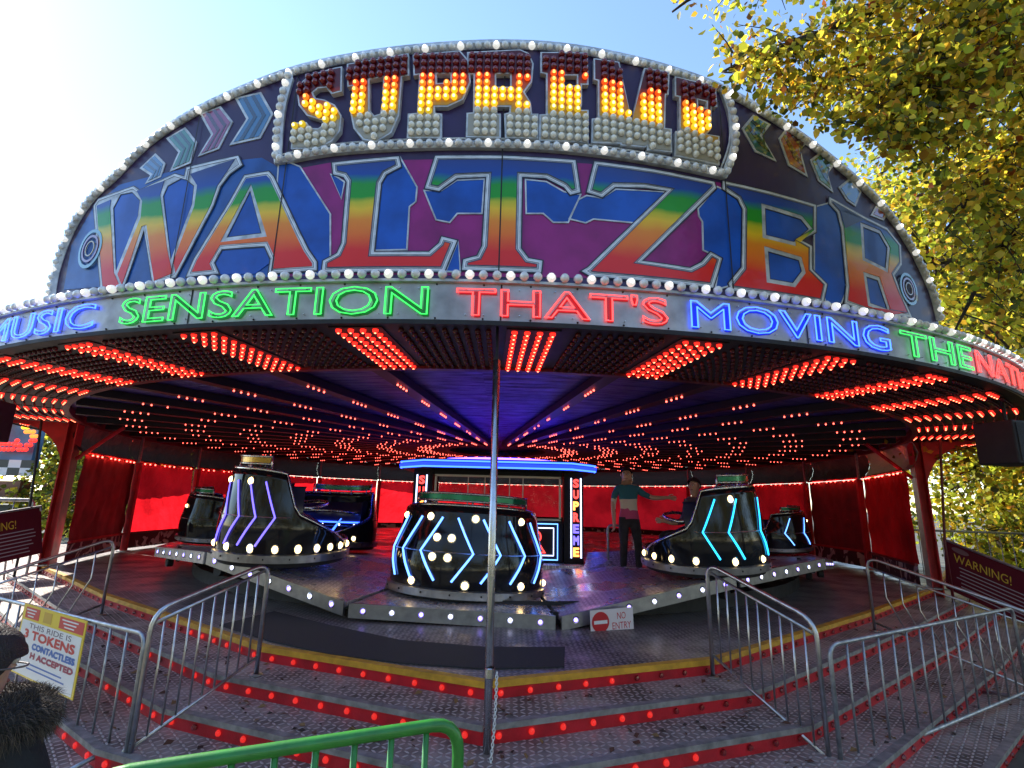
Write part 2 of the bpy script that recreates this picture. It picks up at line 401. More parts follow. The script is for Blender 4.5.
# ------------------------------------------------------------------ roof: soffit ring, fascia, rafters, lights
RF, ZF0, ZF1 = 10.0, 3.20, 3.50
RI = 8.66
canopy = thing('ride_canopy', 'round roof with lit lettered fascia and rows of red bulbs beneath', 'ride canopy', (CX, CY, ZF0))
A0, A1 = R_(-118), R_(118)
fm = mat('fascia_sheet', (.40, .385, .385), .3, .5, noise=.45, nscale=5, bump=.06, bscale=9)
f = MB(); f.lathe([(RF - .05, ZF0), (RF, ZF0), (RF, ZF1), (RF - .05, ZF1)], 160, (CX, CY, 0), A0, A1)
fascia = f.build('fascia_board', fm, canopy, world=True)
f = MB(); f.lathe([(RF - .001, ZF0 - .03), (RF + .012, ZF0 - .03), (RF + .012, ZF0 + .004), (RF + .001, ZF0 + .004)], 160, (CX, CY, 0), A0, A1); f.build('bottom_trim', blackm, fascia, world=True)
f = MB(); f.lathe([(RF - .06, ZF1 - .004), (RF + .03, ZF1 - .004), (RF + .03, ZF1 + .016), (RF - .06, ZF1 + .016)], 160, (CX, CY, 0), A0, A1); f.build('top_trim', chromep, fascia, world=True)
for th in (-12.7, 1.35, 15.6, 30, -27):     # panel joints
    f = MB(); f.lathe([(RF + .001, ZF0 + .01), (RF + .003, ZF0 + .01), (RF + .003, ZF1 - .01), (RF + .001, ZF1 - .01)], 1, (CX, CY, 0), R_(th) - .0006, R_(th) + .0006); f.build('panel_joint', blackm, fascia, world=True)
# fixing screws
s = MB()
for i in range(-16, 22):
    for zz in (ZF0 + .018, ZF1 - .018): s.sphere(ringp(R_(i * 2.0 + .6), RF + .003, zz), .008, 6, 4)
s.build('screw_row', blackm, fascia, world=True)
# neon words
neon_words = [('MUSIC', -7, 97, 'b'), ('SENSATION', 124, 428, 'g'), ("THAT'S", 457, 666, 'r'), ('MOVING', 690, 887, 'b'), ('THE', 899, 969, 'g'), ('NATION', 974, 1062, 'r')]
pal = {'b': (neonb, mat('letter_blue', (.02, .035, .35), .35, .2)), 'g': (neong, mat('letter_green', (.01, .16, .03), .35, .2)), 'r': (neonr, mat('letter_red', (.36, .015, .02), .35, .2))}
for w, x0, x1, c in neon_words:
    ym = 320
    def th_of(x):
        if x > 1023: return th_of(1020) + (x - 1020) * .0018
        if x < 2: return th_of(4) - (4 - x) * .0021
        lo, hi = 270, 400
        for _ in range(30):
            md = (lo + hi) / 2
            if cyl(x, md, RF)[1] > 3.35: lo = md
            else: hi = md
        return cyl(x, lo, RF)[0]
    t0, t1 = th_of(x0), th_of(x1); W = (t1 - t0) * RF; zc = (ZF0 + ZF1) / 2 - .004; H = .215
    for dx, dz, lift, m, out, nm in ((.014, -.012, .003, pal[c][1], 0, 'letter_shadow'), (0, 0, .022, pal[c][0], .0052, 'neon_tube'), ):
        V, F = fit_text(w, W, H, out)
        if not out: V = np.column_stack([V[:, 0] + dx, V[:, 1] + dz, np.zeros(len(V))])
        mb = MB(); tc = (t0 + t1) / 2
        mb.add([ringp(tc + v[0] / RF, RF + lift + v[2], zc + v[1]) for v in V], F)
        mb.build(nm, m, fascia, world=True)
    # short stand-offs
    mb = MB()
    for k in range(max(2, len(w) * 2)):
        th = t0 + (t1 - t0) * (k + .5) / max(2, len(w) * 2)
        for dz in (-.1, .1): mb.tube([ringp(th, RF, zc + dz), ringp(th, RF + .02, zc + dz)], .004, 5)
    mb.build('tube_support', chrome, fascia, world=True)
# bulbs along the fascia top
fb = []
for i in range(-340, 480):
    th = i * .1 / RF * 1.0
    fb.append((ringp(th, RF + .045, ZF1 + .045), i % 3 == 0))
fb = [q for q in fb if q[0].y < 8.5]
fb.sort(key=lambda q: (q[0] - Vector((0, 0, ZC))).length)
for p, lit in fb[:96]: bulb(p, .036, whitel if lit else whiteb, canopy)
bulbs_stuff([p for p, l in fb[96:] if not l], .036, whiteb, canopy); bulbs_stuff([p for p, l in fb[96:] if l], .036, whitel, canopy)
bulbs_stuff([p + (Vector((0, 0, ZC)) - p).normalized() * 0 + (p - Vector((CX, CY, p.z))).normalized() * .022 for p, l in fb if l], .019, whitec, canopy, 'filament_field')
# soffit ring
sof = mat('soffit_dark', (.012, .004, .005), .5, 0, noise=.3)
f = MB(); f.lathe([(RF - .05, ZF0 + .005), (RI, ZF0 + .005), (RI, ZF0 + .12)], 160, (CX, CY, 0), A0, A1); f.build('soffit_ring', sof, canopy, world=True)
f = MB(); f.lathe([(RI + .03, ZF0 - .03), (RI - .05, ZF0 - .03), (RI - .05, ZF0 + .1), (RI + .03, ZF0 + .1), (RI + .03, ZF0 - .03)], 160, (CX, CY, 0), -PI, PI); f.build('ring_beam', darkred, canopy, world=True)
S0, DS = R_(2.85), R_(8.0)
unlit = []
for k in range(-13, 14):
    th = S0 + k * DS
    er = Vector((math.sin(th), -math.cos(th), 0)); et = Vector((math.cos(th), math.sin(th), 0)); base = Vector((CX, CY, ZF0 - .012))
    tr = MB(); c = base + er * 9.23 + Vector((0, 0, .012)); M = Matrix((et, er, Vector((0, 0, 1)))).transposed()
    tr.box(c, (.42, 1.24, .012), rot=M); tray = tr.build('light_strip', sof, canopy, world=True)
    ps = [base + er * (8.70 + 1.1 * j / 10) + et * ((i - 1.5) * (.098 if True else 0)) for j in range(11) for i in range(4)]
    if k in (-1, 0):
        off = rootloc(tray)
        for p in ps:
            bb = bulb(p, .025, redlamp, tray, off=off)
        bulbs_stuff([p + Vector((0, 0, -.019)) for p in ps], .0105, redcore, tray, 'filament_row')
    else:
        bulbs_stuff(ps, .025, redlamp, tray, 'bulb_row'); bulbs_stuff([p + Vector((0, 0, -.019)) for p in ps], .0105, redcore, tray, 'filament_row')
    if abs(k) < 9:
        for j in range(11):
            for i in range(9):
                a = th + DS / 2 + (i - 4) / 9.5 * (DS - .058); unlit.append(ringp(a, 8.70 + 1.1 * j / 10, ZF0 - .008))
bulbs_stuff(unlit, .024, reddim, canopy, 'unlit_bulb_field')
# roof skin above (keeps the sky out), ceiling cloth and rafters inside
f = MB(); f.lathe([(RF - .06, ZF1 + .01), (RF - .4, ZF1 + .1), (4, 4.0), (.4, 4.3), (.02, 4.3)], 96, (CX, CY, 0)); f.build('roof_skin', mat('roof_cloth', (.05, .05, .06), .7), canopy, smooth=True, world=True)
f = MB(); f.lathe([(RI, ZF0 + .12), (RI - .05, ZF0 + .1), (1.2, ZF0 + .13), (.02, ZF0 + .13)], 45, (CX, CY, 0), S0, S0 + 2 * PI)
m = mat('ceiling_cloth', (.14, .08, .34), .4, .4, noise=.6, nscale=3)
nt = m.node_tree; gN = N(nt, 'ShaderNodeNewGeometry'); vm = N(nt, 'ShaderNodeVectorMath', operation='SUBTRACT'); vm.inputs[1].default_value = (CX, CY, 0); nt.links.new(gN.outputs['Position'], vm.inputs[0])
ln = N(nt, 'ShaderNodeVectorMath', operation='LENGTH'); nt.links.new(vm.outputs[0], ln.inputs[0])
cmb = N(nt, 'ShaderNodeCombineXYZ'); nt.links.new(math_node(nt, 'MULTIPLY', ln.outputs['Value'], 7.0), cmb.inputs[0])
sx = N(nt, 'ShaderNodeSeparateXYZ'); nt.links.new(vm.outputs[0], sx.inputs[0])
nt.links.new(math_node(nt, 'MULTIPLY', math_node(nt, 'ARCTAN2', sx.outputs[0], sx.outputs[1]), 9.0), cmb.inputs[1])
no = N(nt, 'ShaderNodeTexNoise'); no.inputs['Scale'].default_value = 1.0; no.inputs['Detail'].default_value = 5; nt.links.new(cmb.outputs[0], no.inputs['Vector'])
bp = N(nt, 'ShaderNodeBump'); bp.inputs['Strength'].default_value = .8; bp.inputs['Distance'].default_value = .15; nt.links.new(no.outputs['Fac'], bp.inputs['Height']); nt.links.new(bp.outputs[0], nt.nodes['Principled BSDF'].inputs['Normal'])
f.build('ceiling_cloth', m, canopy, world=True)
for k in range(45):
    th = R_(1.1) + k * DS
    if k == 0: continue
    er = Vector((math.sin(th), -math.cos(th), 0)); et = Vector((math.cos(th), math.sin(th), 0)); M = Matrix((et, er, Vector((0, 0, 1)))).transposed()
    wide = .16
    b = MB(); b.box(Vector((CX, CY, ZF0 + .04)) + er * 4.9, (wide, 7.3, .10), rot=M); raf = b.build('rafter', mat('rafter_dark', (.012, .004, .006), .5), canopy, world=True)
    ps = []
    for j in range(7):
        r0 = 1.75 + j * .98
        for i in range(4):
            if rnd.random() > .10: ps.append(Vector((CX, CY, ZF0 - .025)) + er * (r0 + i * .105))
    bulbs_stuff(ps, .0135, redlamp2, raf, 'bulb_row', 6, 4)

# ------------------------------------------------------------------ the big sign board
RS = 9.92
sign = thing('sign_board', 'huge curved painted board with bulb lettering reading SUPREME WALTZER', 'ride sign', (CX, CY, ZF1))
toppx = [(53, 298), (58, 270), (72, 232), (92, 200), (118, 175), (150, 143), (190, 116), (240, 92), (300, 70), (380, 54), (450, 47), (505, 45), (560, 48), (620, 58), (680, 74), (728, 93), (790, 130), (840, 168), (880, 205), (910, 248), (930, 290), (938, 320)]
top = [sz(x, y, RS) for x, y in toppx]
def smooth_curve(p, n=4):
    out = []
    for i in range(len(p) - 1):
        p0, p1, p2, p3 = p[max(i - 1, 0)], p[i], p[i + 1], p[min(i + 2, len(p) - 1)]
        for k in range(n):
            t = k / n
            out.append(tuple(.5 * ((2 * p1[j]) + (-p0[j] + p2[j]) * t + (2 * p0[j] - 5 * p1[j] + 4 * p2[j] - p3[j]) * t * t + (-p0[j] + 3 * p1[j] - 3 * p2[j] + p3[j]) * t ** 3) for j in (0, 1)))
    return out + [p[-1]]
topc = smooth_curve(top, 4); topc = [(s, max(z, 3.52)) for s, z in topc]
board = [(topc[0][0], 3.50)] + topc + [(topc[-1][0], 3.50)]
bgm = mat('sign_navy', (.040, .022, .085), .3, .0, coat=.15, spec=.3, noise=.3, nscale=2.5)
mag = mat('sign_magenta', (.32, .014, .19), .3, .0, coat=.15, spec=.3, noise=.35, nscale=4)
bluep = mat('sign_blue', (.008, .10, .52), .3, .0, coat=.15, spec=.3, noise=.45, nscale=3)
bluel = mat('sign_pale_blue', (.02, .11, .42), .3, 0, coat=.15, spec=.3, noise=.5, nscale=3)
mb = MB(); bent(mb, board, [], RS, .06); mb.build('board_panel', bgm, sign, world=True)
# framework behind the board
mb = MB()
for th in np.radians(np.arange(-20, 25, 5)):
    zt = 3.6
    for i in range(len(topc) - 1):
        if topc[i][0] <= th * RS <= topc[i + 1][0]: zt = topc[i][1] - .1
    mb.tube([ringp(th, RS - .09, 3.5), ringp(th, RS - .09, zt)], .025, 6); mb.tube([ringp(th, RS - .09, zt), ringp(th, RS - 1.0, 3.55)], .02, 6)
mb.build('back_frame', galv, sign, world=True)
def PX(pts, ox=0, oy=0, s=1.0, rad=RS): return [sz(ox + x / s, oy + y / s, rad) for x, y in pts]
# rainbow paint
def ramp_z(name, stops, z0, z1, rough=.1):
    m = bpy.data.materials.new(name); m.use_nodes = True; MATS[name] = m; nt = m.node_tree; b = nt.nodes['Principled BSDF']
    g = N(nt, 'ShaderNodeNewGeometry'); s = N(nt, 'ShaderNodeSeparateXYZ'); nt.links.new(g.outputs['Position'], s.inputs[0])
    mr = N(nt, 'ShaderNodeMapRange'); mr.inputs[1].default_value = z0; mr.inputs[2].default_value = z1
    no = N(nt, 'ShaderNodeTexNoise'); no.inputs['Scale'].default_value = 6; nt.links.new(g.outputs['Position'], no.inputs['Vector'])
    z = math_node(nt, 'ADD', s.outputs[2], math_node(nt, 'MULTIPLY', math_node(nt, 'SUBTRACT', no.outputs['Fac'], .5), .06)); nt.links.new(z, mr.inputs[0])
    cr = N(nt, 'ShaderNodeValToRGB'); nt.links.new(mr.outputs[0], cr.inputs[0]); e = cr.color_ramp.elements
    while len(e) > 1: e.remove(e[-1])
    e[0].position = stops[0][0]; e[0].color = (*stops[0][1], 1)
    for p, c in stops[1:]: q = e.new(p); q.color = (*c, 1)
    nt.links.new(cr.outputs[0], b.inputs['Base Color']); b.inputs['Roughness'].default_value = .3; b.inputs['Coat Weight'].default_value = .15; b.inputs['Specular IOR Level'].default_value = .3
    return m
RED, ORA, YEL, GRN, BLU = (.72, .010, .016), (.86, .17, .012), (.86, .54, .02), (.02, .32, .02), (.012, .065, .34)
z0, z1 = 3.55, 4.65
def zz(y): return (cyl(500, y, RS)[1] - z0) / (z1 - z0)
rainbow = ramp_z('rainbow_paint', [(0, RED), (zz(252), (.78, .022, .014)), (zz(236), ORA), (zz(222), (.86, .26, .015)), (zz(210), YEL), (zz(203), (.55, .50, .02)), (zz(198), GRN), (zz(186), (.018, .30, .03)), (zz(176), BLU), (1, (.035, .05, .17))], z0, z1)
# magenta lower field (between the letters)
magpoly = PX([(283, 172), (330, 163), (420, 160), (520, 160), (600, 165), (720, 183), (760, 200), (762, 293), (700, 284), (500, 277), (300, 276), (270, 278)])
mb = MB(); bent(mb, magpoly, [], RS + .004, .006); mb.build('magenta_field', mag, sign, world=True)
b2 = PX([(64, 290), (72, 245), (95, 205), (120, 185), (205, 165), (262, 158), (300, 180), (325, 255), (318, 276), (190, 281), (100, 287)])
mb = MB(); bent(mb, b2, [], RS + .004, .006); mb.build('blue_field', bluel, sign, world=True)
blues = [
    PX([(250, 110), (315, 35), (380, 150), (375, 205), (350, 225), (340, 392), (220, 395)], 320, 150, 3.938),
    PX([(545, 365), (550, 478), (500, 478)], 320, 150, 3.938), PX([(45, 100), (65, 110), (95, 130), (85, 192)], 320, 150, 3.938),
    PX([(415, 165), (480, 165), (540, 125), (645, 120), (635, 250), (540, 250), (510, 285), (460, 275)], 320, 150, 3.938),
    PX([(812, 122), (890, 130), (960, 170), (1022, 180), (975, 285), (920, 285), (880, 250), (815, 250)], 320, 150, 3.938),
    PX([(105, 185), (165, 195), (220, 160), (410, 170), (290, 287), (130, 272), (100, 287), (40, 272), (75, 200)], 560, 150, 3.938),
    PX([(618, 150), (545, 235), (548, 262), (562, 285), (565, 395), (632, 428), (612, 550), (660, 535), (716, 480), (716, 230), (690, 190), (640, 160)], 560, 150, 3.938),
    PX([(285, 300), (340, 285), (378, 330), (392, 420), (402, 620), (385, 665), (330, 668), (312, 600), (285, 560), (285, 430)], 740, 130, 3.841),
    PX([(280, 160), (300, 168), (330, 215), (330, 262), (318, 274), (304, 262), (290, 225), (278, 190)]),
]
for p in blues:
    mb = MB(); bent(mb, p, [], RS + .009, .008); mb.cur = 1; bent(mb, offset(p, .012), [p], RS + .012, .01); mb.build('blue_shade', [bluep, chromep], sign, world=True)
S1, S4, S5, S6 = (0, 0, 2.56), (320, 150, 3.938), (560, 150, 3.938), (740, 130, 3.841)
letters = {
 'W': (PX([(243, 530), (255, 512), (345, 480), (360, 490), (450, 448), (475, 455), (480, 432), (612, 402), (622, 425), (590, 448), (566, 480), (548, 530), (452, 712), (394, 728), (372, 590), (318, 742), (262, 748)], *S1),
       [PX([(293, 535), (312, 500), (342, 494), (362, 515), (357, 555), (300, 697)], *S1), PX([(420, 505), (432, 478), (472, 456), (500, 478), (495, 525), (440, 668)], *S1)]),
 'A': (PX([(628, 452), (690, 442), (702, 455), (770, 600), (790, 640), (812, 672), (812, 694), (690, 702), (695, 665), (680, 632), (570, 640), (550, 675), (562, 702), (480, 710), (500, 665), (590, 520)], *S1),
       [PX([(643, 490), (672, 600), (582, 611)], *S1)]),
 'L': (PX([(50, 55), (312, 30), (320, 70), (262, 100), (242, 135), (214, 405), (430, 405), (470, 370), (480, 345), (540, 360), (490, 482), (10, 485), (15, 440), (70, 410), (88, 370), (108, 130), (95, 110), (55, 100)], *S4), []),
 'T': (PX([(455, 28), (730, 28), (1005, 45), (1024, 170), (985, 180), (960, 150), (890, 115), (795, 110), (790, 390), (820, 430), (875, 440), (870, 485), (560, 475), (565, 435), (620, 420), (640, 380), (655, 110), (540, 115), (490, 150), (470, 165), (415, 155)], *S4), []),
 'Z': (PX([(135, 50), (370, 82), (605, 130), (612, 155), (320, 440), (510, 468), (555, 445), (590, 405), (635, 430), (600, 545), (120, 500), (85, 480), (110, 465), (420, 165), (330, 152), (215, 150), (165, 190), (105, 170)], *S5), []),
 'E': (PX([(722, 182), (770, 193), (815, 206), (815, 233), (800, 241), (811, 247), (811, 270), (826, 285), (822, 304), (730, 291), (728, 284), (741, 268), (742, 210), (737, 200), (722, 190)]),
       [PX([(764, 209), (800, 220), (808, 230), (793, 243), (765, 236)]), PX([(767, 252), (798, 261), (801, 272), (792, 284), (769, 280)])]),
 'R': (PX([(340, 262), (470, 335), (560, 380), (612, 445), (616, 520), (588, 562), (610, 620), (655, 722), (570, 708), (480, 697), (398, 668), (400, 640), (405, 600), (385, 380), (370, 320), (338, 285)], *S6),
       [PX([(468, 375), (530, 400), (562, 455), (555, 535), (475, 495)], *S6), PX([(480, 565), (525, 580), (562, 692), (495, 668)], *S6)]),
}
for ch, (o_, hs) in letters.items():
    mb = MB(); bent(mb, o_, hs, RS + .016, .012)
    L = mb.build('painted_letter', chromep, sign, world=True); L['label'] = 'rainbow painted letter ' + ch + ' with silver outline'
    w = .036
    mb = MB()
    if ch == 'W':
        for fpoly in ([(252, 530), (288, 514), (285, 535), (295, 700), (310, 735), (268, 740)],
                      [(305, 705), (364, 560), (368, 518), (354, 492), (424, 466), (413, 502), (431, 640), (440, 682), (444, 702), (398, 721), (379, 578), (366, 582), (316, 732)],
                      [(447, 672), (501, 530), (508, 478), (490, 449), (604, 411), (584, 442), (559, 478), (542, 528), (453, 700)]): bent(mb, PX(fpoly, *S1), [], RS + .020, .004)
    else: bent(mb, offset(o_, -w), [offset(h, w) for h in hs], RS + .020, .004)
    mb.build('rainbow_fill', rainbow, L, world=True)
    mb = MB(); bent(mb, offset(o_, .011), [offset(h, -.008) for h in hs], RS + .0135, .004); mb.build('painted_shadow', mat('paint_shadow', (.012, .012, .03), .35), L, world=True)
    mb = MB(); bent(mb, offset(o_, -.013), [offset(o_, -.020)], RS + .0175, .002); mb.build('silver_highlight', mat('silver_highlight', (.80, .82, .84), .25), L, world=True)
    mb = MB(); bent(mb, offset(o_, -.022), [offset(o_, -.0265)], RS + .0175, .002); mb.build('silver_lowlight', mat('silver_lowlight', (.16, .18, .22), .3), L, world=True)
    if ch not in 'WA':
        mb = MB(); bent(mb, offset(o_, -.034), [offset(o_, -.041)], RS + .0215, .002); mb.build('inner_line', mat('paint_line', (.04, .05, .09), .3), L, world=True)
    if hs:
        mb = MB()
        for h in hs: bent(mb, offset(h, .005), [], RS + .011, .004)
        mb.build('letter_counter', bluep, L, world=True)
# heart shaped blue gap under the A
mb = MB(); bent(mb, PX([(560, 645), (690, 628), (700, 668), (655, 702), (560, 704), (545, 675)], *S1), [], RS + .010, .008); mb.build('blue_shade', bluep, sign, world=True)
# chevron arrows
arrows = [([(555, 195), (630, 178), (665, 240), (628, 310), (540, 330), (588, 255)], (40, 30, 2.845), (.02, .13, .28)), ([(455, 240), (515, 218), (550, 262), (510, 340), (450, 362), (488, 300)], (40, 30, 2.845), (.25, .03, .11)),
          ([(360, 310), (415, 278), (448, 320), (430, 380), (370, 405), (395, 350)], (40, 30, 2.845), (.02, .16, .09)), ([(285, 395), (330, 352), (358, 380), (345, 420), (300, 440), (315, 415)], (40, 30, 2.845), (.02, .13, .28)),
          ([(300, 330), (330, 295), (375, 320), (352, 350), (390, 415), (335, 390)], (624, 0, 2.56), (.02, .12, .11)), ([(395, 355), (425, 315), (475, 360), (450, 385), (470, 455), (420, 425)], (624, 0, 2.56), (.28, .03, .03)),
          ([(475, 410), (510, 385), (542, 420), (520, 445), (535, 495), (497, 465)], (624, 0, 2.56), (.02, .17, .05)), ([(548, 480), (575, 458), (607, 492), (592, 530), (570, 515)], (624, 0, 2.56), (.03, .12, .28)),
          ([(500, 330), (520, 292), (565, 325), (550, 350)], (740, 130, 3.841), (.28, .05, .02))]
for pts, fr, c in arrows:
    p = PX(pts, *fr); ar = MB(); bent(ar, p, [], RS + .008, .008); A = ar.build('painted_arrow', chromep, sign, world=True)
    cm = mat('arrow_%d_%d_%d' % tuple(int(v * 100) for v in c), c, .12, coat=1)
    q = offset(p, -.022); ar = MB(); bent(ar, q, [], RS + .011, .003); ar.build('arrow_fill', cm, A, world=True)
    if len(q) == 6:
        cen = Vector((sum(k[0] for k in q) / 6, sum(k[1] for k in q) / 6)); ar = MB()
        dk = mat('arrow_dark_%d' % int(c[0] * 100 + c[2] * 1000), tuple(v * .25 for v in c), .12, coat=1)
        for sh in (-.055, .055):
            qq = []
            for i, k in enumerate(q):
                v = Vector(k); t = .5 + sh * 3
                qq.append(v)
            # stripes: blend between the leading and trailing chevron edges
            if area(q) < 0: q = q[::-1]
        lead, trail = [q[4], q[3], q[2]], [q[5], q[0], q[1]]
        for t in (.3, .7):
            la = [tuple(Vector(trail[i]).lerp(Vector(lead[i]), t - .09)) for i in range(3)]; lb = [tuple(Vector(trail[i]).lerp(Vector(lead[i]), t + .09)) for i in range(3)]
            bent(ar, la + lb[::-1], [], RS + .013, .003)
        ar.build('arrow_stripe', dk, A, world=True)
# swirls at the ends of the board
for cx_, cy_, r0 in ((92, 250, .19), (907, 290, .16)):
    for k, c in enumerate(((.03, .2, .25), (.18, .03, .12), (.35, .22, .03))):
        ce = sz(cx_, cy_, RS); rr = r0 * (1 - .3 * k); o_ = [(ce[0] + rr * .8 * math.cos(a), ce[1] + rr * math.sin(a)) for a in np.linspace(0, 2 * PI, 25)[:-1]]; i_ = [(ce[0] + rr * .66 * math.cos(a), ce[1] + rr * .83 * math.sin(a)) for a in np.linspace(0, 2 * PI, 25)[:-1]]
        mb = MB(); bent(mb, o_, [i_], RS + .024 + .002 * k, .006); mb.build('painted_swirl', mat('swirl%s' % 'abc'[k], c, .15, coat=1), sign, world=True)
# panel joints
for px in (187, 501, 283, 725):
    t, _ = cyl(px, 200, RS); zt = [z for s, z in topc if s > t * RS][:1]
    mb = MB(); mb.lathe([(RS + .002, 3.52), (RS + .0225, 3.52), (RS + .0225, zt[0] - .12), (RS + .002, zt[0] - .12)], 1, (CX, CY, 0), t - .0005, t + .0005); mb.build('panel_joint', blackm, sign, world=True)
# SUPREME: plates with bulbs
Q2, Q3 = (260, 30, 3.938), (500, 30, 3.938)
sup = [
 ('S', PX([(330, 160), (328, 258), (288, 268), (268, 243), (236, 246), (216, 262), (226, 284), (262, 290), (302, 310), (328, 352), (322, 412), (290, 452), (240, 480), (192, 482), (130, 482), (136, 380), (192, 378), (202, 400), (236, 402), (262, 384), (250, 370), (192, 352), (160, 312), (154, 262), (166, 226), (200, 196), (250, 180), (298, 166)], *Q2), []),
 ('U', PX([(348, 150), (462, 132), (590, 108), (592, 196), (564, 202), (552, 352), (522, 420), (462, 456), (410, 446), (374, 402), (360, 332), (372, 236), (350, 240)], *Q2), [PX([(436, 212), (490, 202), (486, 300), (478, 345), (456, 352), (437, 330)], *Q2)]),
 ('P', PX([(605, 115), (790, 98), (824, 138), (832, 220), (802, 290), (742, 318), (692, 318), (692, 342), (720, 345), (718, 440), (582, 440), (586, 345), (622, 342), (630, 192), (608, 196)], *Q2), [PX([(698, 190), (752, 190), (752, 222), (700, 226)], *Q2)]),
 ('R', PX([(-50, 100), (80, 94), (112, 108), (132, 150), (126, 220), (96, 260), (120, 300), (126, 345), (150, 345), (150, 442), (20, 440), (16, 345), (36, 340), (38, 318), (-10, 318), (-10, 345), (4, 345), (4, 440), (-133, 436), (-130, 342), (-105, 340), (-103, 192), (-130, 190), (-128, 104)], *Q3), [PX([(-14, 190), (40, 190), (40, 240), (-14, 240)], *Q3)]),
 ('E', PX([(158, 104), (342, 106), (346, 232), (320, 232), (320, 312), (312, 330), (346, 330), (346, 458), (152, 450), (154, 348), (180, 346), (180, 190), (158, 186)], *Q3), [PX([(250, 196), (300, 196), (300, 234), (252, 236)], *Q3)]),
 ('M', PX([(365, 128), (466, 142), (514, 372), (562, 166), (662, 180), (658, 270), (648, 272), (644, 400), (670, 404), (672, 496), (574, 486), (574, 470), (568, 476), (470, 468), (470, 462), (356, 458), (358, 364), (382, 362), (382, 216), (366, 212)], *Q3), []),
 ('E', PX([(682, 198), (842, 238), (848, 318), (826, 320), (824, 405), (806, 424), (856, 432), (856, 546), (680, 508), (684, 412), (700, 414), (700, 280), (682, 276)], *Q3), [PX([(772, 290), (806, 298), (806, 322), (774, 318)], *Q3)]),
]
def inside(p, poly):
    c = False; x, y = p
    for i in range(len(poly)):
        x1, y1 = poly[i - 1]; x2, y2 = poly[i]
        if (y1 > y) != (y2 > y) and x < (x2 - x1) * (y - y1) / (y2 - y1) + x1: c = not c
    return c
def dist_edge(p, poly):
    best = 9
    for i in range(len(poly)):
        a, b = Vector(poly[i - 1]), Vector(poly[i]); t = max(0, min(1, (Vector(p) - a).dot(b - a) / max((b - a).length_squared, 1e-9))); best = min(best, (a + (b - a) * t - Vector(p)).length)
    return best
bulbD = mat('bulb_dark_red', (.17, .004, .010), .15, coat=.5)
bulbO = emis('bulb_orange', (1, .22, .012), .50); bulbY = emis('bulb_yellow', (1, .52, .015), .62); bulbYg = emis('bulb_lime', (.80, .55, .02), .36)
bulbR = emis('bulb_red_orange', (1, .10, .01), .45); corey = emis('bulb_core_yellow', (1, .85, .30), 1.6); coreo = emis('bulb_core_orange', (1, .55, .10), 1.5); LITCORE = {'bulb_orange': coreo, 'bulb_yellow': corey, 'bulb_lime': corey, 'bulb_red_orange': coreo}; bulbC = mat('bulb_cream', (.86, .81, .68), .15, coat=.5)
def zrel(ch_i, s, z, z0_, z1_): return (z - z0_) / (z1_ - z0_)
backm = ramp_z  # (backing colours follow the letter's own height)
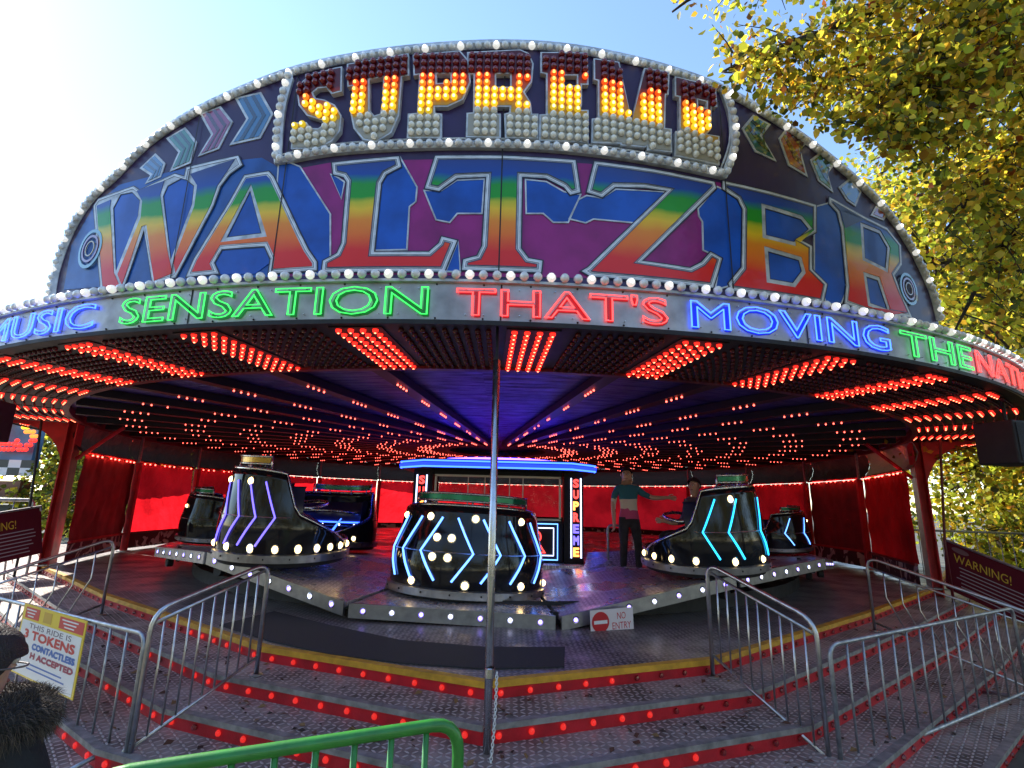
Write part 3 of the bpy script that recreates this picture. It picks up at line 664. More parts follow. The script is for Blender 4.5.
for idx, (ch, o_, hs) in enumerate(sup):
    mb = MB(); bent(mb, o_, hs, RS + .045, .045); L = mb.build('bulb_letter', chromep, sign, world=True); L['label'] = 'bulb studded letter ' + ch
    # bands by local height under the sloping top
    xs = [q[0] for q in o_]; sm = (min(xs) + max(xs)) / 2
    zlo, zhi = min(q[1] for q in o_), max(q[1] for q in o_); tilt = {0: .14, 1: .07, 2: 0, 3: 0, 4: -.02, 5: -.09, 6: -.30}[idx]
    def rel(s, z): return (z - tilt * (s - sm) - (zlo + abs(tilt) * (max(xs) - sm))) / ((zhi - zlo) - 2 * abs(tilt) * (max(xs) - sm))
    rm = mat('letter_back_%d' % idx, (.3, .1, .02), .3)
    nt = rm.node_tree; b = nt.nodes['Principled BSDF']; g = N(nt, 'ShaderNodeNewGeometry'); sp = N(nt, 'ShaderNodeSeparateXYZ'); nt.links.new(g.outputs['Position'], sp.inputs[0])
    arc = math_node(nt, 'MULTIPLY', math_node(nt, 'SUBTRACT', sp.outputs[0], CX + RS * math.sin(sm / RS)), -tilt)
    zv = math_node(nt, 'ADD', sp.outputs[2], arc); mr = N(nt, 'ShaderNodeMapRange'); z_a = zlo + abs(tilt) * (max(xs) - sm); z_b = zhi - abs(tilt) * (max(xs) - sm)
    mr.inputs[1].default_value = z_a; mr.inputs[2].default_value = z_b; nt.links.new(zv, mr.inputs[0])
    cr = N(nt, 'ShaderNodeValToRGB'); nt.links.new(mr.outputs[0], cr.inputs[0]); e = cr.color_ramp.elements
    e[0].position = 0; e[0].color = (.36, .33, .26, 1); e[1].position = .27; e[1].color = (.36, .33, .26, 1)
    for p, c in ((.29, (.5, .30, .01)), (.45, (.5, .22, .01)), (.58, (.45, .08, .01)), (.70, (.3, .02, .01)), (.74, (.10, .006, .01)), (1.0, (.08, .005, .01))): q = e.new(p); q.color = (*c, 1)
    nt.links.new(cr.outputs[0], b.inputs['Base Color'])
    mb = MB(); bent(mb, offset(o_, -.014), [offset(h, .014) for h in hs], RS + .049, .003); mb.build('letter_back', rm, L, world=True)
    sp_ = .066; fields = {}
    for j in range(int((zhi - zlo) / sp_) + 2):
        for i in range(int((max(xs) - min(xs)) / sp_) + 3):
            s_ = min(xs) + .045 + i * sp_; z_ = zlo + .045 + j * sp_ + tilt * (s_ - sm) - abs(tilt) * (max(xs) - sm) + abs(tilt) * (max(xs) - sm)
            if not inside((s_, z_), o_) or any(inside((s_, z_), h) for h in hs) or dist_edge((s_, z_), o_) < .027 or any(dist_edge((s_, z_), h) < .02 for h in hs): continue
            t = rel(s_, z_); m = bulbC if t < .285 else bulbYg if t < .35 else bulbY if t < .57 else bulbO if t < .66 else bulbR if t < .73 else bulbD
            fields.setdefault(m.name, (m, []))[1].append(ringp(s_ / RS, RS + .062, z_))
    for nm, (m, ps) in fields.items():
        bulbs_stuff(ps, .029, m, L, 'bulb_field', 8, 5)
        if nm in LITCORE: bulbs_stuff([p + (p - Vector((CX, CY, p.z))).normalized() * .019 - Vector((0, 0, .006)) for p in ps], .0145, LITCORE[nm], L, 'filament_field', 6, 4)
# border bulbs
def along(poly, sp):
    out = []; acc = 0
    for i in range(len(poly) - 1):
        a, b = Vector(poly[i]), Vector(poly[i + 1]); L = (b - a).length; t = acc
        while t < L: out.append(a + (b - a) * (t / L)); t += sp
        acc = t - L
    return out
allb = []
for i, q in enumerate(along(topc, .075)): allb.append((ringp(q.x / RS, RS - .02, q.y + .02), i % 5 == 2))
for i, q in enumerate(along(topc, .075)): allb.append((ringp(q.x / RS, RS + .03, q.y - .03), i % 4 == 0))
frame = smooth_curve(PX([(291, 80), (284, 105), (280, 135), (279, 163)]), 3)[:-1] + smooth_curve(PX([(279, 163), (330, 153), (400, 148), (500, 147), (560, 150), (640, 160), (723, 177)]), 4)[:-1] + smooth_curve(PX([(723, 177), (732, 150), (731, 120), (722, 92)]), 3)
for i, q in enumerate(along(frame, .078)): allb.append((ringp(q.x / RS, RS + .05, q.y), i % 4 == 1))
fo = []
mb = MB(); mb.tube([ringp(q[0] / RS, RS + .012, q[1]) for q in frame], .04, 6); mb.build('bulb_frame', chromep, sign, world=True)
mb = MB(); mb.tube([ringp(q[0] / RS, RS + .0, q[1] - .005) for q in topc], .045, 6); mb.build('edge_trim', chromep, sign, world=True)
mb = MB(); tl = off = None
inner = [(q[0], q[1]) for q in frame]
mb = MB(); mb.tube([ringp(q[0] / RS, RS + .02, q[1]) for q in [((a[0] - 0) * .985, a[1] + .06) for a in frame]], .010, 5); mb.build('frame_trim', chromep, sign, world=True)
allb.sort(key=lambda q: (q[0] - Vector((0, 0, ZC))).length)
for p, lit in allb[:96]: bulb(p, .033, whitel if lit else whiteb, sign)
bulbs_stuff([p for p, l in allb[96:] if not l], .033, whiteb, sign); bulbs_stuff([p for p, l in allb[96:] if l], .033, whitel, sign)
bulbs_stuff([p + (p - Vector((CX, CY, p.z))).normalized() * .021 for p, l in allb if l], .017, whitec, sign, 'filament_field')
#PART2
# ------------------------------------------------------------------ posts and back wall
def azp(deg, rad, z): return ringp(R_(deg), rad, z)
def main_post(deg, label, mir):
    b = azp(deg, 8.78, DZ); t = thing('roof_post', label, 'post', b, 0, 'red posts at the ends of the deck')
    er = Vector((math.sin(R_(deg)), -math.cos(R_(deg)), 0)); et = Vector((math.cos(R_(deg)), math.sin(R_(deg)), 0)); M = Matrix((et, er, Vector((0, 0, 1)))).transposed()
    mb = MB(); c = b + Vector((0, 0, 1.0))
    mb.box(c + er * .07, (.40, .02, 3.2), rot=M); mb.box(c - er * .07, (.40, .02, 3.2), rot=M); mb.box(c, (.02, .12, 3.2), rot=M)
    mb.build('beam', redpaint, t, world=True)
    # arched gusset plate reaching outwards to the roof ring
    pr = []
    for k in range(9):
        a = PI / 2 * k / 8; pr.append((.10 + .62 * (1 - math.sin(a)) , 1.72 + .78 * (1 - math.cos(a)) * 1.0))
    pr = [(.08, 1.55)] + [(.08 + .75 * (1 - math.cos(a)), 1.55 + .95 * math.sin(a)) for a in np.linspace(.1, PI / 2, 9)] + [(.95, 2.50), (.95, 2.57), (.08, 2.57)]
    g = MB(); n = len(pr)
    for s in (-.008, .008): g.add([b + er * p[0] + et * s + Vector((0, 0, p[1])) for p in pr], [tuple(range(n)) if s > 0 else tuple(reversed(range(n)))])
    g.add([b + er * p[0] + et * s + Vector((0, 0, p[1])) for s in (-.008, .008) for p in pr], [(i, (i + 1) % n, n + (i + 1) % n, n + i) for i in range(n)])
    g.build('gusset_plate', redpaint, t, world=True)
    g = MB(); g.box(b + Vector((0, 0, .012)), (.4, .4, .024), rot=M); g.build('foot_plate', galv, t, world=True)
    g = MB(); g.tube([b + Vector((0, 0, 1.9)) - er * .1, b - er * .75 + Vector((0, 0, 2.55))], .035, 6); g.build('brace', redpaint, t, world=True)
    return t
main_post(-65, 'dark red steel post at the left end of the deck', -1); main_post(63.2, 'dark red steel post at the right end of the deck', 1)
RWALL = 8.55
degs = [-65 + 16.03 * k for k in range(0, 9)]
left = [-64.2, -82, -98, -114, -130, -146, -162, -178]; right = [61.2, 80, 96, 112, 128, 144, 160, 182]
posts_all = left + right[:-1]
def th_pt(deg, z, rad=RWALL): return azp(deg, rad, z)
art = mat('lower_art', (.6, .58, .52), .5)
nt = art.node_tree; b = nt.nodes['Principled BSDF']; g = N(nt, 'ShaderNodeNewGeometry'); no = N(nt, 'ShaderNodeTexNoise'); no.inputs['Scale'].default_value = 3.2; no.inputs['Detail'].default_value = 1.5; no.inputs['Distortion'].default_value = 1.2
nt.links.new(g.outputs['Position'], no.inputs['Vector']); cr = N(nt, 'ShaderNodeValToRGB'); e = cr.color_ramp.elements; e[0].position = .54; e[0].color = (.012, .012, .014, 1); e[1].position = .57; e[1].color = (.55, .52, .45, 1)
nt.links.new(no.outputs['Fac'], cr.inputs[0]); nt.links.new(cr.outputs[0], b.inputs['Base Color'])
side = {-1: 'left', 1: 'right'}
orders = ['next to the front post', 'second bay along from the front post', 'third bay along from the front post', 'fourth bay along from the front post', 'fifth bay along', 'sixth bay along', 'rearmost bay']
for sgn, lst in ((-1, left), (1, right)):
    for i, a in enumerate(lst):
        if not (sgn == 1 and i == len(lst) - 1) and i:
            t = thing('wall_post', 'slim dark red wall post at the %s rear, %s' % (side[sgn], ['', 'first from the big front post', 'second from the big front post', 'third from the big front post', 'fourth from the big front post', 'fifth from the front', 'sixth from the front', 'seventh from the front'][i]), 'post', th_pt(a, DZ), 0, 'slim posts round the back wall')
            mb = MB(); b0 = th_pt(a, DZ, RWALL - .05); mb.box(b0 + Vector((0, 0, 1.0)), (.11, .11, 2.0), rz=R_(a)); mb.build('upright', redpaint, t, world=True)
            mb = MB(); mb.box(b0 + Vector((0, 0, 2.28)), (.045, .045, .62), rz=R_(a)); mb.build('drape_pole', galv, t, world=True)
            mb = MB(); mb.box(b0 + Vector((0, 0, .01)), (.2, .2, .02), rz=R_(a)); mb.build('foot_plate', galv, t, world=True)
        if i == len(lst) - 1: continue
        a1 = lst[i + 1]; m0, m1 = a + .5 * (1 if a1 > a else -1), a1 - .5 * (1 if a1 > a else -1)
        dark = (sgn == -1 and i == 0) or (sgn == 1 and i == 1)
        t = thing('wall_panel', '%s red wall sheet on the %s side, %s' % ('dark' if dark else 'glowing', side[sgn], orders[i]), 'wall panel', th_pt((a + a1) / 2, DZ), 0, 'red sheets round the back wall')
        def sheet(z0_, z1_, nm, m, rad, wob=0.0, nx=10, nz=5, inset=0.0):
            mb = MB(); r_ = random.Random(int(a * 7) + 900)
            P0, P1 = th_pt(m0, 0, rad), th_pt(m1, 0, rad); dd = (P1 - P0).normalized(); nn = Vector((-dd.y, dd.x, 0)); vs = []
            for jz in range(nz + 1):
                for jx in range(nx + 1):
                    q = P0 + (P1 - P0) * (jx / nx); vs.append(q + nn * r_.uniform(-wob, wob) + Vector((0, 0, z0_ + (z1_ - z0_) * jz / nz)))
            mb.add(vs, [(jz * (nx + 1) + jx, jz * (nx + 1) + jx + 1, (jz + 1) * (nx + 1) + jx + 1, (jz + 1) * (nx + 1) + jx) for jz in range(nz) for jx in range(nx)])
            return mb.build(nm, m, t, smooth=wob > 0, world=True)
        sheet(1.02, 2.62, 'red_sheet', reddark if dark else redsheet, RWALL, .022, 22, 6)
        sheet(DZ + .05, 1.0, 'lower_board', art, RWALL - .01)
        mb = MB()
        for rad, z in ((RWALL - .03, 1.01), (RWALL - .03, 2.65)): mb.tube([th_pt(m0, z, rad), th_pt(m1, z, rad)], .028, 6)
        mb.build('rail', darkred if not dark else redpaint, t, world=True)
        P0, P1 = th_pt(m0, 2.60, RWALL - .09), th_pt(m1, 2.60, RWALL - .09)
        bulbs_stuff([P0 + (P1 - P0) * ((k + .5) / 12) for k in range(12) if k % 4 != 3], .018, mat('wall_lamp', (.6, .02, .01), .2, emit=(1, .035, .025), es=11.0), t, 'bulb_row', 6, 4)
        if dark:
            mb = MB(); P0, P1 = th_pt(m0 + (m1 - m0) * .25, 1.5, RWALL - .04), th_pt(m0 + (m1 - m0) * .75, 1.5, RWALL - .04); mb.tube([P0 + Vector((0, 0, -.4)), P0 + Vector((0, 0, .2)), P1 + Vector((0, 0, .2))], .014, 5); mb.build('inner_frame', redpaint, t, world=True)
# drapes hanging between the wall and roof
for sgn, lst in ((-1, left), (1, right)):
    for i in range(len(lst) - 1):
        a, a1 = lst[i], lst[i + 1]; mb = MB(); vs = []; nx, nz = 10, 4
        for jz in range(nz + 1):
            for jx in range(nx + 1):
                u = jx / nx; sag = -.10 * math.sin(PI * u) * (jz / nz) ; vs.append(th_pt(a + (a1 - a) * u, 2.66 + .62 * jz / nz + sag * .6, RWALL + .06 + .16 * math.sin(PI * jz / nz) + .02 * math.sin(u * 19)))
        mb.add(vs, [(jz * (nx + 1) + jx, jz * (nx + 1) + jx + 1, (jz + 1) * (nx + 1) + jx + 1, (jz + 1) * (nx + 1) + jx) for jz in range(nz) for jx in range(nx)])
        pale = sgn == 1 and i == 0
        o = mb.build('roof_drape', drapew if pale else drape, None, smooth=True)
        tag(o, '%s cloth under the roof edge on the %s, %s' % ('pale' if pale else 'black', side[sgn], orders[i]), 'drape', 'cloth bands between wall and roof')

# ------------------------------------------------------------------ revolving wheel (undulating track platform)
WX, WY, RW = -.2, 12.5, 6.6
rim_px = [(170, 546), (245, 557), (350, 604), (562, 623), (700, 584), (797, 557)]
rim_s = sorted((math.degrees(cyl(x, y, RW, WX, WY)[0]), cyl(x, y, RW, WX, WY)[1]) for x, y in rim_px)
az0 = rim_s[2][0]; seg = rim_s[3][0] - rim_s[2][0]
NS = max(14, round(360 / seg)); segd = 360 / NS
pts_z = [(-180, 1.0), (-90, .98), (-62, 1.0)] + [(a, max(z, .74)) for a, z in rim_s] + [(65, 1.02), (95, 1.0), (180, 1.0)]
pts_z.sort()
def rimz(d):
    d = (d + 180) % 360 - 180
    for i in range(len(pts_z) - 1):
        if pts_z[i][0] <= d <= pts_z[i + 1][0]:
            t = (d - pts_z[i][0]) / max(pts_z[i + 1][0] - pts_z[i][0], 1e-6); return pts_z[i][1] * (1 - t) + pts_z[i + 1][1] * t
    return 1.0
wheel = thing('revolving_track', 'chrome edged revolving metal track with violet lights carrying the cars', 'ride track', (WX, WY, DZ))
RIN = 2.4
def wp(d, r, z): return ringp(R_(d), r, z, WX, WY)
rimm = mat('rim_metal', (.42, .42, .44), .25, .95, noise=.35, nscale=10)
for k in range(NS):
    d0 = az0 + k * segd; d1 = d0 + segd - .5
    z0_, z1_ = rimz(d0), rimz(d1); zi = .84
    mb = MB(); A, B, C_, D_ = wp(d0, RW, z0_), wp(d1, RW, z1_), wp(d1, RIN, zi), wp(d0, RIN, zi); dz = Vector((0, 0, .05))
    mb.add([A, B, C_, D_, A - dz, B - dz, C_ - dz, D_ - dz], [(0, 1, 2, 3), (7, 6, 5, 4), (0, 4, 5, 1), (1, 5, 6, 2), (2, 6, 7, 3), (3, 7, 4, 0)])
    pl = mb.build('plate', platem, wheel, world=True)
    mb = MB(); out = Vector((math.sin(R_((d0 + d1) / 2)), -math.cos(R_((d0 + d1) / 2)), 0)) * .03; h = Vector((0, 0, .135)); u = Vector((0, 0, .012))
    mb.add([A + u, B + u, B + out + u, A + out + u, A + out - h, B + out - h, A - h, B - h], [(0, 1, 2, 3), (3, 2, 5, 4), (4, 5, 7, 6), (6, 7, 1, 0), (0, 3, 4, 6), (1, 7, 5, 2)])
    rim = mb.build('rim', rimm, pl, world=True)
    if -75 < ((d0 + 180) % 360 - 180) < 75:
        nl = 7; dirv = (B - A).normalized(); nrm = out.normalized()
        for j in range(nl):
            c = A + (B - A) * ((j + .5) / nl) + out - h * .42
            m = MB(); disc(m, c + nrm * .002, nrm, .022, .01, 10); m.build('rim_light', ledw if j % 2 else ledv, rim, world=True)
            m = MB(); m.tube([c + nrm * .003 + (dirv * math.cos(a) + Vector((0, 0, 1)) * math.sin(a)) * .034 for a in np.linspace(0, 2 * PI, 13)[:-1]], .007, 5, closed=True); m.build('light_ring', chrome, rim, world=True)
        for q in (A, ):     # roller under each joint
            c = q - out * 6 - Vector((0, 0, .0)); zr = max(DZ + .075, q.z - .23)
            m = MB(); ax = nrm; m.tube([Vector((c.x, c.y, zr)) + ax * .03, Vector((c.x, c.y, zr)) - ax * .05], .07, 14); m.build('roller', blackm, wheel, world=True)
            m = MB(); m.box(Vector((c.x, c.y, (zr + q.z) / 2)) - ax * .12, (.05, .05, max(.05, q.z - zr)), rz=R_(d0)); m.build('roller_bracket', blackm, wheel, world=True)
# dark skirt under the track and central drum
mb = MB(); mb.lathe([(RW - .55, DZ + .005), (RW - .55, .80)], 60, (WX, WY, 0)); mb.build('under_skirt', blackm, wheel, world=True)
mb = MB(); mb.lathe([(RIN + .1, .80), (RIN - .02, .80), (.02, .80)], 40, (WX, WY, 0)); mb.build('hub_plate', platem, wheel, world=True)

# ------------------------------------------------------------------ waltzer cars
shellm = mat('car_black', (.010, .010, .013), .08, spec=.35)
seatm = mat('seat_vinyl', (.018, .016, .05), .28, coat=.3)
railgr = mat('back_rail_green', (.015, .20, .11), .18, .4); railgold = mat('back_rail_gold', (.40, .25, .06), .28, .8)
CARH = 1.16
def hfun(p):
    p = abs(p)
    if p < 80: return CARH - .05 * (p / 80) ** 4
    if p < 92: t = (p - 80) / 12; return (CARH - .05) * (1 - t) + .66 * t
    if p < 150: t = (p - 92) / 58; return .66 * (1 - t) + .30 * t
    return .30
def srad(t): return .985 + .03 * math.sin(PI * min(1, t / .8)) - .17 * max(0, t - .40) ** 1.1
def car(label, loc, rz, scale=1.0, tilt=(0, 0), style=0):
    t = thing('waltzer_car', label, 'ride car', loc, rz, 'round spinning cars on the track'); t.rotation_euler = (tilt[0], tilt[1], rz); t.scale = (scale,) * 3 if not isinstance(scale, tuple) else scale
    NP, NT = 72, 12; mb = MB(); vs = []; vi = []
    for j in range(NP + 1):
        ph = -180 + 360 * j / NP; h = hfun(ph)
        for i in range(NT + 1):
            z = .20 + (h - .20) * i / NT; r = srad(z / CARH); a = R_(ph)
            vs.append((r * math.sin(a), -r * math.cos(a), z)); vi.append(((r - .06) * math.sin(a), -(r - .06) * math.cos(a), z))
    k = NT + 1; nb = len(vs); fs = []
    for j in range(NP):
        for i in range(NT):
            a, b = j * k + i, (j + 1) * k + i
            fs.append((a, b, b + 1, a + 1)); fs.append((nb + a + 1, nb + b + 1, nb + b, nb + a))
        a, b = j * k + NT, (j + 1) * k + NT; fs.append((a, b, nb + b, nb + a))
    mb.add(vs + vi, fs); mb.build('shell', shellm, t, smooth=True)
    mb = MB(); mb.tube([((srad(hfun(p) / CARH) - .03) * math.sin(R_(p)), -(srad(hfun(p) / CARH) - .03) * math.cos(R_(p)), hfun(p) + .008) for p in np.linspace(-180, 180, 73)[:-1]], .024, 6, closed=True); mb.build('edge_trim', chrome, t, smooth=True)
    mb = MB(); mb.lathe([(.02, .06), (.96, .06), (.985, .10), (.985, .18), (.02, .18)], 48); mb.build('floor_pan', blackm, t)
    mb = MB(); mb.lathe([(.985, .11), (1.045, .115), (1.05, .20), (.98, .215)], 56); mb.build('bumper', rimm, t, smooth=False)
    mb = MB(); mb.lathe([(.88, .18), (.88, .46), (.84, .5), (.5, .48), (.46, .44), (.46, .18)], 32, a0=R_(-112), a1=R_(112)); mb.build('seat', seatm, t, smooth=True)
    mb = MB(); mb.lathe([(.87, .5), (.80, .56), (.82, .95), (.87, .98)], 32, a0=R_(-100), a1=R_(100)); mb.build('seat_back', seatm, t, smooth=True)
    mb = MB(); mb.tube([(.74 * math.sin(R_(p)), -.74 * math.cos(R_(p)), .72) for p in (100, 110)] + [(.62, .42, .74), (.4, .56, .76), (0, .62, .76), (-.4, .56, .76), (-.62, .42, .74)] + [(.74 * math.sin(R_(p)), -.74 * math.cos(R_(p)), .72) for p in (-110, -100)], .022, 8); mb.build('lap_bar', chrome, t, smooth=True)
    mb = MB(); mb.tube([(( srad(.62 / CARH) + .002) * math.sin(R_(p)), -(srad(.62 / CARH) + .002) * math.cos(R_(p)), .62) for p in np.linspace(-88, 88, 45)], .006, 5); mb.build('shell_seam', steel, t)
    mb = MB()
    for p in range(-170, 180, 20): mb.sphere((1.051 * math.sin(R_(p)), -1.051 * math.cos(R_(p)), .16), .012, 6, 4)
    mb.build('bolt_ring', blackm, t)
    # back rail on short stanchions
    mb = MB()
    for sg, (rr, zz_) in enumerate(((.80, CARH + .065), (.80, CARH + .155))):
        mb.tube([(rr * math.sin(R_(p)), -rr * math.cos(R_(p)), zz_) for p in np.linspace(-62, 62, 25)], .016, 6)
    for p in (-62, 62): mb.tube([(.80 * math.sin(R_(p)), -.80 * math.cos(R_(p)), CARH - .02), (.80 * math.sin(R_(p)), -.80 * math.cos(R_(p)), CARH + .155)], .016, 6)
    for p in (-35, 0, 35): mb.tube([(.80 * math.sin(R_(p)), -.80 * math.cos(R_(p)), CARH - .02), (.80 * math.sin(R_(p)), -.80 * math.cos(R_(p)), CARH + .07)], .014, 6)
    rl = mb.build('back_rail', chrome, t, smooth=True)
    mb = MB(); mb.lathe([(.792, CARH + .07), (.80, CARH + .07), (.80, CARH + .15), (.792, CARH + .15)], 24, a0=R_(-60), a1=R_(60)); mb.build('rail_panel', railgold if style == 1 else railgr, rl)
    # neon chevrons
    def sp(p, z, o=.018): r = srad(z / CARH) + o; return (r * math.sin(R_(p)), -r * math.cos(R_(p)), z)
    sets = {4: ([], [-150]), 0: ([-60, -41, -22], [-10, 9, 30, 54]), 1: ([], [12, 30, 46, 62]), 2: ([-68, -46, -8], []), 3: ([-50, -15], [])}[style]
    for ps, sgn in ((sets[0], -1), (sets[1], 1)):
        for p in ps:
            ztop = min(hfun(p + 8) - .1, CARH - .14)
            n_ = [sp(p, .30)] + [sp(p + sgn * 13 * k / 4, .30 + (.62 - .30) * k / 4) for k in range(1, 5)] + [sp(p + sgn * 13 * (1 - k / 4), .62 + (ztop - .62) * k / 4) for k in range(1, 5)]
            m_ = {0: neonlb, 1: neonv, 2: neonc, 3: neonlb, 4: neonb}[style]
            mb = MB(); mb.tube(n_, .013, 6); nt_ = mb.build('neon_chevron', m_, t, smooth=True)
            mb = MB(); mb.tube([sp(p + sgn * (0 if i in (0, 2) else 13), z, .003) for i, z in ((0, .30), (1, .62), (2, ztop))], .022, 4); mb.build('chevron_back', mat('chevron_back', (.04, .06, .30), .3), nt_)
    lamps = {4: [(p, .27) for p in (112, 128, 144, 160, 176, -168, -152, -136, -120)], 0: [(-40, .27), (-1, .27), (40, .27), (78, .27), (-64, 1.02), (-33, 1.02), (3, 1.02), (43, 1.02), (-25, .56), (-14, .56), (-24, .78), (-13, .78)],
             1: [(p, .27) for p in (6, 34, 58, 78, 96, 112, 126, 140, 155, -170)] + [(12, 1.02), (46, 1.02)],
             2: [(p, .27) for p in (-150, -130, -110, -88, -55, -22)] + [(-52, 1.02)], 3: [(20, .9)]}[style]
    for p, z in lamps:
        q = Vector(sp(p, z, .012)); r = .040
        o = bpy.data.objects.new('body_lamp', bulb_mesh(r, warml)); col.objects.link(o); o.parent = t; o.location = q
        mb = MB(); nr = Vector((math.sin(R_(p)), -math.cos(R_(p)), 0)); tn = Vector((-nr.y, nr.x, 0)); mb.tube([q - nr * .008 + (tn * math.cos(a) + Vector((0, 0, 1)) * math.sin(a)) * .05 for a in np.linspace(0, 2 * PI, 13)[:-1]], .010, 5, closed=True)
        rg = mb.build('lamp_ring', chrome, o); rg.location = -q
    if style == 4:
        mb = MB(); mb.tube([(.78 * math.sin(R_(p)), -.78 * math.cos(R_(p)), .56) for p in np.linspace(-95, 95, 21)], .016, 6); mb.build('seat_light', neonb, t)
        for p in (-60, -35, -10, 15, 40):
            o = bpy.data.objects.new('seat_lamp', bulb_mesh(.022, ledw)); col.objects.link(o); o.parent = t; o.location = (.85 * math.sin(R_(p)), -.85 * math.cos(R_(p)), .52)
    return t
p = atd(458, 606, 6.35); car('black car with green back rail and blue neon chevrons beside the chrome pole', (p[0], 6.35 + 1.02, .66), R_(4), 1.0, (R_(-2), R_(2.5)), 0)
p = atd(266, 556, 6.9); car('black car with gold back rail facing away at the left of the track', (p[0], 7.4, 1.05), R_(-62), (.82, .82, 1.06), (R_(0), R_(3)), 1)
p = atd(705, 560, 7.2); carR = car('black car with cyan chevrons and a seated rider at the right', (p[0] + .02, 7.3, 1.07), R_(62), (.78, .78, .97), (R_(0), R_(-4)), 2)
p = atd(783, 545, 11.2); car('small far car behind the cyan lit car, near the right rear post', (p[0], 11.6, 1.02), R_(55), .72, (0, R_(-3)), 3)
p = atd(203, 545, 10.2); car('far car half hidden behind the gold railed car at left', (p[0], 10.9, 1.0), R_(-60), .8, (0, R_(3)), 3)

p = atd(326, 545, 10.6); car('open blue lit car facing out between the gold railed car and the booth', (p[0], 10.6, .90), R_(168), (.92, .92, 1.0), (R_(3), 0), 4)
# ------------------------------------------------------------------ pay booth in the middle
bx, by = -.22, 10.9; bz = .84
booth = thing('pay_booth', 'dark glazed pay booth with blue neon roof trim in the middle of the ride', 'pay booth', (bx, by, bz))
def oct_(w, c, y0, y1): return [(-w + c, y0), (w - c, y0), (w, y0 + c * 1.15), (w, y1 - c), (w - c, y1), (-w + c, y1), (-w, y1 - c), (-w, y0 + c * 1.15)]
def bo(poly): return [(bx + q[0], by + q[1]) for q in poly]
mb = MB(); mb.prism(bo(oct_(1.9, .45, -1.75, 1.5)), .80, .90); mb.build('base_step', platem, booth, world=True)
zb0, zb1 = .905, 2.46
wl, wr, yf = -1.10, 1.12, -1.45
bd = mat('booth_black', (.012, .011, .014), .45, spec=.15)
mb = MB()
for x in (-1.32, 1.36): mb.box((bx + x, by + yf + .12, (zb0 + zb1) / 2), (.34, .3, zb1 - zb0))
mb.box((bx, by + yf + .10, 1.26), (2.34, .16, .70)); mb.box((bx, by + yf + .10, 2.42), (2.34, .16, .10))
mb.box((bx - 1.44, by - .1, (zb0 + zb1) / 2 - .30), (.06, 2.3, .95)); mb.box((bx + 1.48, by - .1, (zb0 + zb1) / 2 - .30), (.06, 2.3, .95))
for x in (-1.44, 1.48): mb.box((bx + x, by + 1.1, (zb0 + zb1) / 2), (.10, .10, zb1 - zb0))
mb.box((bx, by + 1.2, 1.26), (2.9, .06, .70))
mb.build('cabin', bd, booth, world=True)
fr = MB(); wz0, wz1 = 1.63, 2.36; yw = by + yf + .01
xs = [wl, -.52, -.22, .22, .46, wr]
for x in (wl, wr): fr.box((bx + x, yw, (wz0 + wz1) / 2), (.035, .05, wz1 - wz0))
for z in (wz0, wz1): fr.box((bx + (wl + wr) / 2, yw, z), (wr - wl + .035, .05, .035))
for x in xs[1:-1]: fr.box((bx + x, yw, (wz0 + wz1) / 2), (.018, .045, wz1 - wz0 - .03))
wf = fr.build('window', mat('booth_frame', (.42, .40, .38), .35, .6), booth, world=True)
glass = mat('booth_glass', (.9, .9, .9), .02); glass.node_tree.nodes['Principled BSDF'].inputs['Transmission Weight'].default_value = 1; glass.node_tree.nodes['Principled BSDF'].inputs['IOR'].default_value = 1.1
mb = MB(); mb.box((bx + (wl + wr) / 2, yw + .01, (wz0 + wz1) / 2), (wr - wl - .04, .006, wz1 - wz0 - .04)); mb.build('pane', glass, wf, world=True)
mb = MB(); mb.prism(bo(oct_(1.78, .5, -1.72, 1.5)), 2.47, 2.64); mb.build('roof', bd, booth, world=True)
# neon bands round the roof edge
for zz_, m in ((2.50, neonb), (2.545, mat('neon_band_blue', (.01, .02, .3), .3, emit=(.01, .03, 1), es=1.4)), (2.60, neonb)):
    pl = [(bx + q[0] * 1.012, by + q[1] * 1.012) for q in oct_(1.78, .5, -1.72, 1.5)]; pl = [pl[6], pl[7], pl[0], pl[1], pl[2], pl[3]]
    mb = MB(); mb.tube([(q[0], q[1], zz_) for q in pl], .016 if m is neonb else .030, 6); mb.build('neon_band', m, booth, world=True)
mb = MB(); mb.tube([(bx + 1.25 * math.cos(a), by - .1 + 1.1 * math.sin(a), 2.69) for a in np.linspace(0, 2 * PI, 25)[:-1]], .03, 6, closed=True); mb.build('roof_light', emis('roof_light_blue', (.10, .05, 1), 8), booth, world=True)
# vertical lettering on the two corner pillars
for sx_, nm in ((-1.34, 'l'), (1.40, 'r')):
    yv = by + yf - .045
    for dx in (-.085, .085):
        mb = MB(); mb.tube([(bx + sx_ + dx, yv, 1.0), (bx + sx_ + dx, yv, 2.36)], .013, 6); mb.build('neon_tube', neonw, booth, world=True)
    for i, ch in enumerate('SUPREME'):
        mb = MB(); text_plane(mb, ch, (bx + sx_, yv + .006, 2.27 - i * .195), .085, .135, (1, 0, 0), (0, 0, 1), .009)
        mb.build('neon_letter', [neonr, neonr, neonor, neonr, neonv, neonv, neonor][i], booth, world=True)
